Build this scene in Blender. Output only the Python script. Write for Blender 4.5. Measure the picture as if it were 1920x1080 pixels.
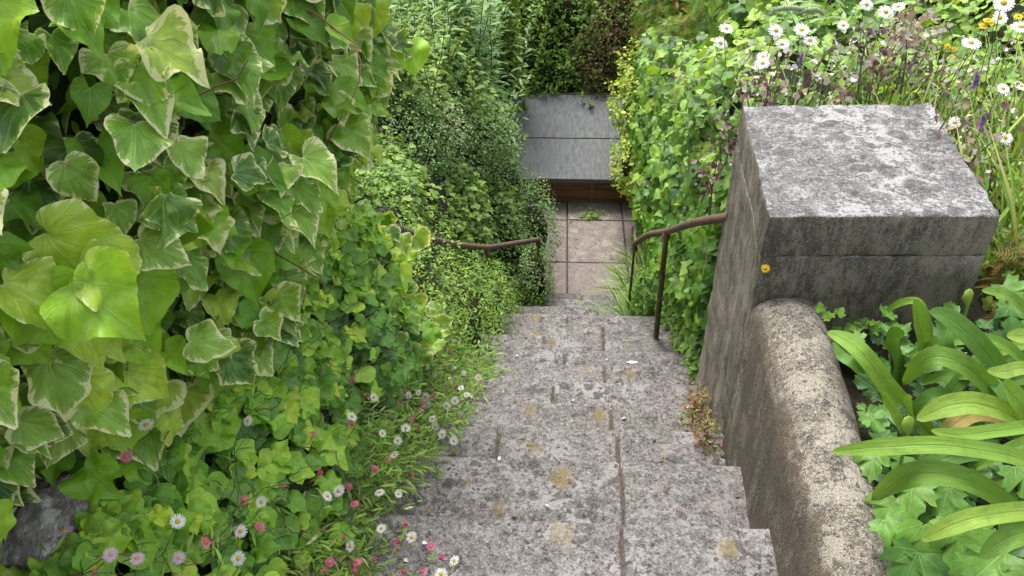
import bpy, bmesh, math, random
import numpy as np
from mathutils import Vector, Matrix

for o in list(bpy.data.objects):
    bpy.data.objects.remove(o)
S = bpy.context.scene
COL = S.collection
random.seed(7)
rng = np.random.default_rng(7)
rad = math.radians

# ------------------------------------------------------------------ camera
CAM = Vector((0, 0, 1.6))
PITCH, YAW, ROLL, FPX = rad(36.5), rad(3.9), rad(-1.2), 1500.0
camd = bpy.data.cameras.new('camera')
camd.lens = FPX / 1920 * 36
camd.sensor_width = 36
camd.clip_start = 0.02
camd.clip_end = 500
cam = bpy.data.objects.new('camera', camd)
COL.objects.link(cam)
RM = Matrix.Rotation(YAW, 3, 'Z') @ Matrix.Rotation(math.pi / 2 - PITCH, 3, 'X') @ Matrix.Rotation(ROLL, 3, 'Z')
cam.matrix_world = Matrix.Translation(CAM) @ RM.to_4x4()
S.camera = cam

# ------------------------------------------------------------------ light
SUN_EL, SUN_AZ = rad(66), rad(-24)          # azimuth from +Y towards +X
world = bpy.data.worlds.new('World')
S.world = world
world.use_nodes = True
wt = world.node_tree
wt.nodes.clear()
sky = wt.nodes.new('ShaderNodeTexSky')
sky.sky_type = 'NISHITA'
sky.sun_disc = False
sky.sun_elevation = SUN_EL
sky.sun_rotation = SUN_AZ
sky.dust_density = 4.0
sky.ozone_density = 0.6
hs = wt.nodes.new('ShaderNodeHueSaturation')
hs.inputs['Saturation'].default_value = 0.35
bg = wt.nodes.new('ShaderNodeBackground')
bg.inputs['Strength'].default_value = 0.15
wo = wt.nodes.new('ShaderNodeOutputWorld')
wt.links.new(sky.outputs[0], hs.inputs['Color'])
wt.links.new(hs.outputs[0], bg.inputs['Color'])
wt.links.new(bg.outputs[0], wo.inputs['Surface'])
sund = bpy.data.lights.new('sun', 'SUN')
sund.energy = 1.2
sund.angle = rad(20)
sund.color = (1.0, 0.97, 0.92)
sun = bpy.data.objects.new('sun', sund)
COL.objects.link(sun)
sdir = Vector((math.cos(SUN_EL) * math.sin(SUN_AZ), math.cos(SUN_EL) * math.cos(SUN_AZ), math.sin(SUN_EL)))
sun.rotation_euler = sdir.to_track_quat('Z', 'Y').to_euler()
sun.location = sdir * 20
S.view_settings.view_transform = 'Standard'
S.view_settings.look = 'None'
S.view_settings.gamma = 1
S.view_settings.use_curve_mapping = False
S.view_settings.exposure = 1.3
S.render.engine = 'CYCLES'
S.cycles.max_bounces = 8
S.cycles.transparent_max_bounces = 8

# ------------------------------------------------------------------ pixel -> place
def ray(px, py):
    return RM @ Vector(((px - 960) / FPX, -(py - 540) / FPX, -1))
def onz(px, py, z):
    r = ray(px, py); return CAM + r * ((z - CAM.z) / r.z)
def ony(px, py, y):
    r = ray(px, py); return CAM + r * (y / r.y)
def onx(px, py, x):
    r = ray(px, py); return CAM + r * (x / r.x)
def march(px, py, hf, t0=0.4, t1=14):
    r = ray(px, py); t = t0
    while t < t1:
        p = CAM + r * t
        if p.z < hf(p.x, p.y): return p
        t += 0.01
    return CAM + r * t
RMn = np.array(RM)
def project(P):
    q = (np.asarray(P, float) - np.array(CAM)) @ RMn
    d = np.maximum(-q[:, 2], 1e-3)
    return 960 + FPX * q[:, 0] / d, 540 - FPX * q[:, 1] / d, -q[:, 2]

# ------------------------------------------------------------------ object helpers
def tag(o, label=None, cat=None, group=None, kind=None):
    if label: o['label'] = label
    if cat: o['category'] = cat
    if group: o['group'] = group
    if kind: o['kind'] = kind
    return o
def thing(name, label, cat, loc=(0, 0, 0), group=None, kind=None):
    o = bpy.data.objects.new(name, None)
    COL.objects.link(o)
    o.location = loc
    o.empty_display_size = 0.05
    return tag(o, label, cat, group, kind)
def link(name, me, mat, parent=None):
    o = bpy.data.objects.new(name, me)
    COL.objects.link(o)
    if mat and not me.materials: me.materials.append(mat)
    if parent: o.parent = parent
    return o
def nz(p, s=1.0, seed=0.0):
    """cheap smooth noise of an (n,3) array, about -1..1"""
    p = np.asarray(p, float) * s + seed * 13.7
    x, y, z = p[..., 0], p[..., 1], p[..., 2]
    return (np.sin(1.7 * x + 2.3 * y + 0.5) + np.sin(2.9 * y - 1.9 * z + 1.3 + seed) + np.sin(2.2 * z + 2.7 * x + 4.0)
            + 0.6 * np.sin(5.3 * x - 4.1 * y + 3.7 * z) + 0.6 * np.sin(4.7 * y + 5.9 * z - 2.0 * x + seed)) / 3.2
def smooth(a, b, x):
    t = np.clip((np.asarray(x, float) - a) / (b - a), 0, 1)
    return t * t * (3 - 2 * t)
def unit(v):
    v = np.asarray(v, float)
    return v / np.maximum(np.linalg.norm(v, axis=-1, keepdims=True), 1e-9)

def raw_mesh(name, V, T, tint=None, lf=None, smoothf=True):
    V = np.ascontiguousarray(V, dtype=np.float32); T = np.ascontiguousarray(T, dtype=np.int32)
    k = T.shape[1]
    me = bpy.data.meshes.new(name)
    me.vertices.add(len(V)); me.vertices.foreach_set('co', V.ravel())
    me.loops.add(T.size); me.loops.foreach_set('vertex_index', T.ravel())
    me.polygons.add(len(T)); me.polygons.foreach_set('loop_start', np.arange(0, T.size, k, dtype=np.int32))
    if smoothf: me.polygons.foreach_set('use_smooth', np.ones(len(T), dtype=bool))
    me.update(calc_edges=True)
    if tint is not None:
        a = me.attributes.new('tint', 'FLOAT_COLOR', 'POINT'); a.data.foreach_set('color', np.ascontiguousarray(tint, dtype=np.float32).ravel())
    if lf is not None:
        a = me.attributes.new('lf', 'FLOAT_VECTOR', 'POINT'); a.data.foreach_set('vector', np.ascontiguousarray(lf, dtype=np.float32).ravel())
    return me

class Geo:
    """tubes and loose quads collected into one mesh with a colour per vertex"""
    def __init__(s): s.V = []; s.F = []; s.C = []; s.n = 0
    def tube(s, pts, r, n=4, col=(0.1, 0.15, 0.04), caps=False):
        P = np.asarray([tuple(p) for p in pts], float); m = len(P)
        rr = np.interp(np.linspace(0, 1, m), np.linspace(0, 1, len(r)), r) if hasattr(r, '__len__') else np.full(m, r)
        T = unit(np.gradient(P, axis=0))
        up = np.array([0, 0, 1.0]) if abs(T[0, 2]) < 0.9 else np.array([1.0, 0, 0])
        A = np.zeros_like(P); a = unit(np.cross(T[0], up))
        for i in range(m):
            a = unit(a - T[i] * np.dot(a, T[i])); A[i] = a
        B = np.cross(T, A)
        th = np.linspace(0, 2 * math.pi, n, endpoint=False)
        ring = P[:, None, :] + rr[:, None, None] * (A[:, None, :] * np.cos(th)[None, :, None] + B[:, None, :] * np.sin(th)[None, :, None])
        s.V.append(ring.reshape(-1, 3)); i0 = s.n
        for i in range(m - 1):
            for j in range(n):
                a0 = i0 + i * n + j; b0 = i0 + i * n + (j + 1) % n
                s.F.append((a0, b0, b0 + n, a0 + n))
        s.C.append(np.tile(np.array([*col, 1.0]), (m * n, 1))); s.n += m * n
        if caps:
            for end, d in ((0, -1), (m - 1, 1)):
                s.V.append((P[end] + T[end] * d * rr[end] * 0.3)[None]); s.C.append(np.array([[*col, 1.0]])); c = s.n; s.n += 1
                for j in range(n):
                    a0 = i0 + end * n + j; b0 = i0 + end * n + (j + 1) % n
                    s.F.append((a0, b0, c, c))
    def build(s, name, mat, parent=None, org=(0, 0, 0), stuff=False):
        if not s.V: return None
        V = np.concatenate(s.V) - np.array(org); C = np.concatenate(s.C)
        me = bpy.data.meshes.new(name)
        me.from_pydata(V.tolist(), [], [f if f[2] != f[3] else f[:3] for f in s.F])
        me.polygons.foreach_set('use_smooth', np.ones(len(me.polygons), dtype=bool))
        a = me.attributes.new('tint', 'FLOAT_COLOR', 'POINT'); a.data.foreach_set('color', C.astype(np.float32).ravel())
        o = link(name, me, mat, parent)
        if stuff: o['kind'] = 'stuff'
        return o

# ------------------------------------------------------------------ materials
class NT:
    def __init__(s, name):
        s.m = bpy.data.materials.new(name); s.m.use_nodes = True; s.t = s.m.node_tree; s.t.nodes.clear()
        s.out = s.t.nodes.new('ShaderNodeOutputMaterial')
    def n(s, kind, **kw):
        nd = s.t.nodes.new(kind)
        for k, v in kw.items():
            if k.startswith('_'): setattr(nd, k[1:], v)
            else:
                key = int(k[1:]) if k[0] == 'i' and k[1:].isdigit() else k.replace('_', ' ')
                if isinstance(v, bpy.types.NodeSocket): s.t.links.new(v, nd.inputs[key])
                else: nd.inputs[key].default_value = v
        return nd
    def math(s, op, a, b=0.0, c=0.0, clamp=False):
        nd = s.n('ShaderNodeMath', _operation=op, _use_clamp=clamp, i0=a, i1=b)
        if op in ('SMOOTH_MIN', 'MULTIPLY_ADD', 'COMPARE'):
            if isinstance(c, bpy.types.NodeSocket): s.t.links.new(c, nd.inputs[2])
            else: nd.inputs[2].default_value = c
        return nd.outputs[0]
    def mix(s, f, a, b, blend='MIX'):
        nd = s.t.nodes.new('ShaderNodeMix'); nd.data_type = 'RGBA'; nd.blend_type = blend
        for k, v in ((0, f), (6, a), (7, b)):
            if isinstance(v, bpy.types.NodeSocket): s.t.links.new(v, nd.inputs[k])
            else: nd.inputs[k].default_value = (*v, 1) if hasattr(v, '__len__') and len(v) == 3 else v
        return nd.outputs[2]
    def noise(s, vec, scale, detail=3, rough=0.55, dist=0.0):
        return s.n('ShaderNodeTexNoise', Vector=vec, Scale=scale, Detail=detail, Roughness=rough, Distortion=dist).outputs[0]
    def step(s, v, a, b):
        nd = s.n('ShaderNodeMapRange', _interpolation_type='SMOOTHSTEP', Value=v, From_Min=a, From_Max=b)
        return nd.outputs[0]
    def done(s, sh):
        s.t.links.new(sh, s.out.inputs['Surface']); return s.m

def leaf_material(name, kind='plain', rough=0.42, trans=0.32, spec=0.5, cream=(0.78, 0.80, 0.42)):
    t = NT(name)
    at = t.n('ShaderNodeAttribute', _attribute_name='tint')
    lf = t.n('ShaderNodeAttribute', _attribute_name='lf').outputs['Vector']
    xyz = t.n('ShaderNodeSeparateXYZ', Vector=lf)
    x, y, e = xyz.outputs
    geo = t.n('ShaderNodeNewGeometry')
    oi = t.n('ShaderNodeObjectInfo')
    pos = geo.outputs['Position']
    col = at.outputs['Color']
    ax = t.math('ABSOLUTE', x)
    off = t.n('ShaderNodeVectorMath', _operation='MULTIPLY_ADD', i0=pos, i1=(3.0, 3.0, 3.0), i2=lf).outputs[0]
    n1 = t.noise(off, 3.0, 3, 0.6)
    v = t.math('MULTIPLY_ADD', n1, 0.7, 0.65)
    v = t.math('MULTIPLY', v, t.math('MULTIPLY_ADD', oi.outputs['Random'], 0.16, 0.92))
    hsv = t.n('ShaderNodeHueSaturation', Color=col, Value=v); col = hsv.outputs[0]
    bump_h = None
    if kind == 'ivy':
        ang = t.math('ARCTAN2', x, t.math('ADD', y, 0.02))
        vein = None
        for a0, w in ((0.0, 0.030), (0.62, 0.028), (1.25, 0.026), (1.9, 0.02)):
            d = t.math('ABSOLUTE', t.math('SUBTRACT', t.math('ABSOLUTE', ang), a0))
            r = t.n('ShaderNodeVectorMath', _operation='LENGTH', i0=t.n('ShaderNodeCombineXYZ', X=x, Y=y).outputs[0]).outputs['Value']
            dist = t.math('MULTIPLY', d, r)
            m = t.math('SUBTRACT', 1.0, t.step(dist, 0.004, w * 0.62))
            vein = m if vein is None else t.math('MAXIMUM', vein, m)
        vv = t.n('ShaderNodeTexVoronoi', _feature='DISTANCE_TO_EDGE', Vector=lf, Scale=9.0)
        fine = t.math('SUBTRACT', 1.0, t.step(vv.outputs['Distance'], 0.0, 0.06))
        vein2 = t.math('MAXIMUM', vein, t.math('MULTIPLY', fine, 0.22))
        # irregular cream margin where the alpha of the tint asks for it
        rad_ = t.n('ShaderNodeVectorMath', _operation='LENGTH', i0=t.n('ShaderNodeCombineXYZ', X=x, Y=y).outputs[0]).outputs['Value']
        seed_ = t.n('ShaderNodeSeparateXYZ', Vector=pos).outputs[2]
        rv = t.n('ShaderNodeCombineXYZ', X=t.math('MULTIPLY', ang, 5.5), Y=t.math('MULTIPLY', rad_, 1.6), Z=t.math('MULTIPLY', t.math('ADD', seed_, oi.outputs['Random']), 9.0)).outputs[0]
        mar = t.noise(rv, 1.0, 4, 0.7, 0.2)
        nn = t.math('ADD', t.math('MULTIPLY', mar, 0.75), t.math('MULTIPLY', t.noise(off, 7.0, 3, 0.7), 0.25))
        isv = t.step(at.outputs['Alpha'], 0.05, 0.2)
        ms_ = t.math('MULTIPLY', t.step(mar, 0.50, 0.60), t.math('MULTIPLY_ADD', isv, 0.38, 0.16))
        col = t.mix(ms_, col, t.mix(0.5, (0.36, 0.52, 0.12), t.n('ShaderNodeHueSaturation', Color=col, Value=1.7).outputs[0]))
        mdk = t.math('MULTIPLY', t.math('SUBTRACT', 1.0, t.step(mar, 0.36, 0.46)), 0.45)
        col = t.mix(mdk, col, t.n('ShaderNodeHueSaturation', Color=col, Value=0.55).outputs[0])
        edge = t.math('ADD', e, t.math('MULTIPLY', t.math('SUBTRACT', nn, 0.5), 1.5))
        thr = t.math('SUBTRACT', 1.07, t.math('MULTIPLY', at.outputs['Alpha'], 0.24))
        cm = t.step(t.math('SUBTRACT', edge, thr), -0.03, 0.05)
        cm = t.math('MULTIPLY', cm, t.step(at.outputs['Alpha'], 0.05, 0.2))
        gm = t.step(t.math('SUBTRACT', edge, t.math('SUBTRACT', thr, 0.22)), -0.03, 0.05)
        gm = t.math('MULTIPLY', gm, t.math('MULTIPLY', t.step(at.outputs['Alpha'], 0.05, 0.2), 0.35))
        col = t.mix(gm, col, (0.34, 0.50, 0.12))
        col = t.mix(cm, col, cream)
        col = t.mix(t.math('MULTIPLY', vein2, 0.30), col, (0.42, 0.55, 0.20))
        bump_h = t.math('SUBTRACT', n1, t.math('MULTIPLY', vein2, 0.5))
    elif kind == 'mid':
        m = t.math('SUBTRACT', 1.0, t.step(ax, 0.02, 0.12))
        w = t.n('ShaderNodeTexWave', Vector=t.n('ShaderNodeCombineXYZ', X=0.0, Y=t.math('SUBTRACT', t.math('MULTIPLY', y, 1.0), t.math('MULTIPLY', ax, 0.35))).outputs[0], Scale=3.0, _bands_direction='Y')
        m2 = t.math('MAXIMUM', m, t.math('MULTIPLY', t.step(w.outputs['Fac'], 0.85, 1.0), 0.3))
        col = t.mix(t.math('MULTIPLY', m2, 0.4), col, (0.40, 0.48, 0.26))
        bump_h = t.math('SUBTRACT', n1, t.math('MULTIPLY', m2, 0.5))
    elif kind == 'strap':
        s1 = t.noise(t.n('ShaderNodeCombineXYZ', X=t.math('MULTIPLY', x, 26.0), Y=y, Z=t.math('MULTIPLY', at.outputs['Alpha'], 9.0)).outputs[0], 1.0, 2, 0.5)
        m = t.math('SUBTRACT', 1.0, t.step(ax, 0.02, 0.13))
        col = t.mix(t.math('MULTIPLY', t.step(s1, 0.4, 0.75), 0.2), col, (0.36, 0.50, 0.12))
        col = t.mix(t.math('MULTIPLY', t.step(t.noise(pos, 26.0, 4, 0.7), 0.50, 0.68), 0.35), col, (0.09, 0.17, 0.03))
        col = t.mix(t.math('MULTIPLY', m, 0.35), col, (0.12, 0.22, 0.03))
        bump_h = t.math('ADD', t.math('MULTIPLY', s1, 2.0), t.math('MULTIPLY', m, -1.2))
        tipm = t.step(t.math('ADD', y, t.math('MULTIPLY', n1, 0.25)), 3.95, 4.1)
        col = t.mix(t.math('MULTIPLY', tipm, 0.8), col, (0.20, 0.12, 0.04))
    # worn, spotted tissue
    sp = t.step(t.noise(off, 17.0, 2, 0.5), 0.66, 0.71)
    col = t.mix(t.math('MULTIPLY', sp, 0.35), col, (0.09, 0.07, 0.03))
    pb = t.n('ShaderNodeBsdfPrincipled', Base_Color=col, Roughness=rough, Specular_IOR_Level=spec)
    if bump_h is not None:
        b = t.n('ShaderNodeBump', Strength=0.35, Distance=0.004, Height=bump_h); t.t.links.new(b.outputs[0], pb.inputs['Normal'])
    tc = t.mix(1.0, col, (1.25, 1.15, 0.45), 'MULTIPLY')
    tr = t.n('ShaderNodeBsdfTranslucent', Color=tc)
    ms = t.n('ShaderNodeMixShader', i0=trans, i1=pb.outputs[0], i2=tr.outputs[0])
    return t.done(ms.outputs[0])

def tint_material(name, rough=0.7, jitter=0.5, spec=0.3, trans=0.0):
    t = NT(name)
    at = t.n('ShaderNodeAttribute', _attribute_name='tint')
    pos = t.n('ShaderNodeNewGeometry').outputs['Position']
    v = t.math('MULTIPLY_ADD', t.noise(pos, 60.0, 3), jitter * 1.4, 1 - jitter * 0.7)
    col = t.n('ShaderNodeHueSaturation', Color=at.outputs['Color'], Value=v).outputs[0]
    pb = t.n('ShaderNodeBsdfPrincipled', Base_Color=col, Roughness=rough, Specular_IOR_Level=spec)
    if trans:
        tr = t.n('ShaderNodeBsdfTranslucent', Color=col)
        return t.done(t.n('ShaderNodeMixShader', i0=trans, i1=pb.outputs[0], i2=tr.outputs[0]).outputs[0])
    return t.done(pb.outputs[0])

def lichen_concrete(name, mid=(0.26, 0.25, 0.235), light=(0.50, 0.49, 0.47), dark=(0.055, 0.052, 0.05), grain=1.0,
                    blotch=0.5, white=0.5, tone=(1, 1, 1), spots=(), streak=0.0, stain=None, stain_amt=0.0, moss=0.0, blotch_scale=20.0, mottle=1.0, side=None):
    t = NT(name)
    pos = t.n('ShaderNodeNewGeometry').outputs['Position']
    vec = pos
    if streak:
        vec = t.n('ShaderNodeMapping', Vector=pos, Scale=(1, 1, 1 - streak)).outputs[0]
    big = t.noise(vec, 2.6, 4, 0.6)
    midn = t.noise(vec, 13.0, 5, 0.65, 0.4)
    fine = t.noise(vec, 75.0, 3, 0.7)
    gr = t.noise(pos, 330.0, 2, 0.7)
    vor = t.n('ShaderNodeTexVoronoi', Vector=pos, Scale=260.0, Randomness=1.0)
    col = t.mix(t.step(t.math('ADD', t.math('MULTIPLY', fine, 0.6), t.math('MULTIPLY', midn, 0.4)), 0.36, 0.64), tuple(c * 0.72 for c in mid), tuple(c * 1.25 for c in mid))
    m35 = t.noise(vec, 42.0, 4, 0.8, 0.3)
    m90 = t.noise(vec, 130.0, 3, 0.75)
    mm_ = t.math('ADD', t.math('MULTIPLY', m35, 0.5), t.math('MULTIPLY', m90, 0.5))
    col = t.mix(t.math('MULTIPLY', t.step(mm_, 0.52, 0.57), 0.85 * mottle), col, tuple(c * 0.30 for c in mid))
    col = t.mix(t.math('MULTIPLY', t.math('SUBTRACT', 1.0, t.step(mm_, 0.42, 0.475)), 0.8 * mottle), col, light)
    # pale crust lichen
    w = t.math('ADD', t.math('MULTIPLY', midn, 0.55), t.math('ADD', t.math('MULTIPLY', fine, 0.35), t.math('MULTIPLY', big, 0.25)))
    col = t.mix(t.step(w, 0.68 - 0.22 * white, 0.76 - 0.22 * white), col, light)
    # black lichen in rounded colonies
    wv = t.n('ShaderNodeVectorMath', _operation='MULTIPLY_ADD', i0=t.n('ShaderNodeTexNoise', Vector=vec, Scale=30.0, Detail=3.0).outputs['Color'], i1=(0.035, 0.035, 0.035), i2=vec).outputs[0]
    v1 = t.n('ShaderNodeTexVoronoi', Vector=wv, Scale=blotch_scale, Randomness=1.0)
    sel = t.n('ShaderNodeSeparateColor', Color=v1.outputs['Color']).outputs[0]
    r = t.math('MULTIPLY', t.step(sel, 1.0 - blotch, 1.15 - blotch * 0.5), 0.62)
    bl = t.step(t.math('SUBTRACT', r, v1.outputs['Distance']), -0.05, 0.12)
    bl = t.math('MULTIPLY', bl, t.step(t.math('ADD', t.math('MULTIPLY', fine, 0.6), t.math('MULTIPLY', big, 0.5)), 0.42, 0.66))
    bl2 = t.step(t.math('ADD', t.math('MULTIPLY', midn, 0.7), t.math('MULTIPLY', fine, 0.4)), 0.64, 0.74)
    bl = t.math('MAXIMUM', t.math('MULTIPLY', bl, 0.8), t.math('MULTIPLY', bl2, 0.6 * min(1, blotch * 1.6)))
    col = t.mix(bl, col, dark)
    vs = t.n('ShaderNodeTexVoronoi', Vector=wv, Scale=62.0, Randomness=1.0)
    s2_ = t.n('ShaderNodeSeparateColor', Color=vs.outputs['Color']).outputs[1]
    ds_ = t.math('MULTIPLY', t.math('SUBTRACT', 1.0, t.step(vs.outputs['Distance'], 0.28, 0.42)), t.step(t.math('ADD', s2_, t.math('MULTIPLY', big, 0.5)), 0.98, 1.06))
    col = t.mix(t.math('MULTIPLY', ds_, 0.8 * mottle), col, dark)
    # aggregate grains
    g1 = t.step(gr, 0.56, 0.66); g2 = t.math('SUBTRACT', 1.0, t.step(gr, 0.36, 0.44))
    col = t.mix(t.math('MULTIPLY', g1, 0.42 * grain), col, (0.62, 0.61, 0.58))
    col = t.mix(t.math('MULTIPLY', g2, 0.55 * grain), col, (0.05, 0.046, 0.042))
    for (sx, sy, sr, tone_) in spots:
        sp_ = t.n('ShaderNodeSeparateXYZ', Vector=pos)
        dx = t.math('SUBTRACT', sp_.outputs[0], sx); dy = t.math('MULTIPLY', t.math('SUBTRACT', sp_.outputs[1], sy), 0.85)
        d = t.math('SQRT', t.math('ADD', t.math('MULTIPLY', dx, dx), t.math('MULTIPLY', dy, dy)))
        d = t.math('ADD', d, t.math('MULTIPLY', t.math('SUBTRACT', t.noise(pos, 24.0, 5, 0.75), 0.5), sr * 1.5))
        m = t.math('SUBTRACT', 1.0, t.step(d, sr * 0.70, sr * 1.12))
        m = t.math('MULTIPLY', m, t.math('MULTIPLY_ADD', t.step(fine, 0.40, 0.62), -0.55, 0.95), clamp=True)
        col = t.mix(t.math('MULTIPLY', m, 0.40 + 0.5 * tone_), col, (0.29, 0.235, 0.10))
    if stain:
        sv = t.n('ShaderNodeMapping', Vector=pos, Scale=(1, 1, 0.16)).outputs[0]
        s1 = t.noise(sv, 11.0, 5, 0.65, 0.3)
        nrm = t.n('ShaderNodeSeparateXYZ', Vector=t.n('ShaderNodeNewGeometry').outputs['True Normal']).outputs[2]
        side_m = t.math('SUBTRACT', 1.0, t.step(t.math('ADD', nrm, t.math('MULTIPLY', t.math('SUBTRACT', midn, 0.5), 1.1)), 0.38, 0.76))
        sm = t.math('MULTIPLY', side_m, t.step(t.math('ADD', s1, t.math('MULTIPLY', t.math('SUBTRACT', big, 0.5), 0.5)), 0.62 - stain_amt * 0.35, 0.80 - stain_amt * 0.35))
        sm = t.math('MULTIPLY', sm, t.math('MULTIPLY_ADD', gr, -0.5, 1.1), clamp=True)
        col = t.mix(t.math('MULTIPLY', sm, 0.9), col, stain)
        s2 = t.noise(t.n('ShaderNodeMapping', Vector=pos, Scale=(1, 1, 0.12)).outputs[0], 55.0, 3, 0.6)
        pk = t.math('MULTIPLY', t.math('MULTIPLY', side_m, t.step(s2, 0.62, 0.72)), 0.35)
        col = t.mix(pk, col, (0.40, 0.38, 0.32))
    if side:
        nz_ = t.n('ShaderNodeSeparateXYZ', Vector=t.n('ShaderNodeNewGeometry').outputs['True Normal']).outputs[2]
        sm2 = t.math('SUBTRACT', 1.0, t.step(t.math('ADD', nz_, t.math('MULTIPLY', t.math('SUBTRACT', fine, 0.5), 1.4)), 0.3, 0.7))
        sv2 = t.n('ShaderNodeMapping', Vector=pos, Scale=(1, 1, 0.35)).outputs[0]
        sa = t.noise(sv2, 9.0, 5, 0.7); sb = t.noise(sv2, 48.0, 4, 0.8); sc_ = t.noise(pos, 170.0, 3, 0.7)
        sd_ = t.math('ADD', t.math('MULTIPLY', sa, 0.35), t.math('ADD', t.math('MULTIPLY', sb, 0.35), t.math('MULTIPLY', sc_, 0.3)))
        scol = t.mix(t.step(sd_, 0.42, 0.58), tuple(c * 0.45 for c in side), tuple(c * 1.7 for c in side))
        scol = t.mix(t.math('MULTIPLY', t.step(t.noise(pos, 14.0, 5, 0.7), 0.57, 0.63), 0.5), scol, (0.29, 0.26, 0.20))
        scol = t.mix(t.math('MULTIPLY', t.step(t.noise(pos, 5.0, 4, 0.7), 0.55, 0.66), 0.45), scol, (0.085, 0.075, 0.035))
        scol = t.mix(t.math('MULTIPLY', g1, 0.35), scol, (0.42, 0.40, 0.36))
        col = t.mix(t.math('MULTIPLY', sm2, 0.93), col, scol)
    if moss:
        mm = t.math('MULTIPLY', t.step(t.noise(pos, 7.0, 4, 0.6), 0.55, 0.72), moss)
        col = t.mix(mm, col, (0.10, 0.12, 0.035))
    col = t.mix(1.0, col, tone, 'MULTIPLY')
    pb = t.n('ShaderNodeBsdfPrincipled', Base_Color=col, Roughness=0.93, Specular_IOR_Level=0.25)
    h = t.math('ADD', t.math('MULTIPLY', gr, 0.5), t.math('ADD', t.math('MULTIPLY', fine, 0.6), t.math('MULTIPLY', vor.outputs['Distance'], 0.4)))
    b = t.n('ShaderNodeBump', Strength=0.75, Distance=0.006, Height=h)
    t.t.links.new(b.outputs[0], pb.inputs['Normal'])
    return t.done(pb.outputs[0])

def noisy(name, c1, c2, scale, rough=0.9, bump=0.5, dist=0.01, stretch=(1, 1, 1), c3=None, scale3=4.0):
    t = NT(name)
    pos = t.n('ShaderNodeMapping', Vector=t.n('ShaderNodeNewGeometry').outputs['Position'], Scale=stretch).outputs[0]
    n = t.noise(pos, scale, 5, 0.7)
    n2 = t.noise(pos, scale * 7, 3, 0.7)
    col = t.mix(t.step(t.math('ADD', t.math('MULTIPLY', n, 0.6), t.math('MULTIPLY', n2, 0.4)), 0.36, 0.64), c1, c2)
    if c3: col = t.mix(t.step(t.noise(pos, scale3, 4, 0.65), 0.5, 0.62), col, c3)
    pb = t.n('ShaderNodeBsdfPrincipled', Base_Color=col, Roughness=rough, Specular_IOR_Level=0.3)
    b = t.n('ShaderNodeBump', Strength=bump, Distance=dist, Height=t.math('ADD', n, n2)); t.t.links.new(b.outputs[0], pb.inputs['Normal'])
    return t.done(pb.outputs[0])

# nosing lines of the flight: y of each nosing, height of each tread
NOSE = [1.222, 1.566, 1.856, 2.158, 2.466, 2.777, 3.082, 3.407, 3.746, 4.051, 4.367, 4.688, 5.0]
TZ = [0.0] + [-0.17 - 0.18 * i for i in range(12)]
LAND_Z = -2.33
def stepz(y):
    for n_, z_ in zip(NOSE, TZ):
        if y <= n_: return z_
    return LAND_Z
def slope(y):
    return float(np.interp(y, [1.0, 1.4, 5.1, 7.5], [0.0, -0.08, LAND_Z, LAND_Z]))
def left_edge(y): return float(np.interp(y, [0, 1.2, 1.6, 4.4, 5.2, 7], [-0.47, -0.46, -0.44, -0.26, -0.20, -0.15]))
def right_edge(y): return float(np.interp(y, [0, 0.9, 1.2, 1.57, 1.8, 2.5, 3.1, 4.7, 7], [0.50, 0.505, 0.515, 0.53, 0.55, 0.62, 0.665, 0.69, 0.70]))

sp = []
for (px, py, k, r, s) in [(1055, 893, 1, 0.036, 1), (935, 953, 1, 0.022, 0.8), (1053, 1000, 0, 0.030, 0.5), (1365, 1028, 0, 0.025, 1), (994, 770, 3, 0.026, 0.7),
                          (1123, 778, 3, 0.028, 0.9), (875, 905, 1, 0.014, 0.7), (1182, 700, 5, 0.026, 0.8), (1101, 690, 5, 0.024, 0.7), (1003, 628, 8, 0.036, 0.9),
                          (1034, 641, 7, 0.026, 0.8), (1000, 843, 2, 0.028, 0.25), (1003, 592, 9, 0.05, 0.9)]:
    P = onz(px, py, TZ[k]); sp.append((P.x, P.y, r, s))
M_STEP = lichen_concrete('lichened_step_concrete', mid=(0.25, 0.24, 0.23), light=(0.44, 0.43, 0.42), blotch=0.45, white=0.42, spots=sp, tone=(0.71, 0.685, 0.67), blotch_scale=30.0)
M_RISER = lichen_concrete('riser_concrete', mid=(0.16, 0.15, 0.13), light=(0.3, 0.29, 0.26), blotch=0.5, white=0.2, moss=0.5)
M_LAND = lichen_concrete('pinkish_landing_slab', mid=(0.27, 0.225, 0.20), light=(0.42, 0.37, 0.33), blotch=0.18, white=0.35, grain=0.7, mottle=0.35)
M_CAP = lichen_concrete('white_lichened_granite', tone=(.83, .82, .81), mid=(0.19, 0.19, 0.19), light=(0.44, 0.435, 0.43), dark=(0.055, 0.053, 0.052), blotch=0.6, white=0.46,
                        grain=0.9, blotch_scale=16, side=(0.205, 0.18, 0.14), mottle=.9)
M_PILLAR = lichen_concrete('weathered_pillar_concrete', mid=(0.19, 0.178, 0.155), light=(0.34, 0.32, 0.29), blotch=0.25, white=0.3, streak=0.55,
                           stain=(0.070, 0.058, 0.040), stain_amt=.85, grain=0.9, tone=(.98, .90, .80), mottle=.5)
M_WALL = lichen_concrete('stained_wall_concrete', mid=(0.20, 0.18, 0.15), light=(0.36, 0.335, 0.29), dark=(0.05, 0.043, 0.04), blotch=0.25, white=0.42, tone=(.84, .815, .77), streak=0.2,
                         stain=(0.125, 0.10, 0.074), stain_amt=.75, grain=1.6)
M_SOIL = noisy('garden_soil', (0.012, 0.009, 0.006), (0.045, 0.036, 0.022), 18, 0.95, 0.8, 0.02, c3=(0.02, 0.035, 0.010), scale3=6.0)
M_MORTAR = noisy('joint_soil', (0.035, 0.027, 0.018), (0.15, 0.12, 0.09), 45, 0.95, 0.6, 0.006)
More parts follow.
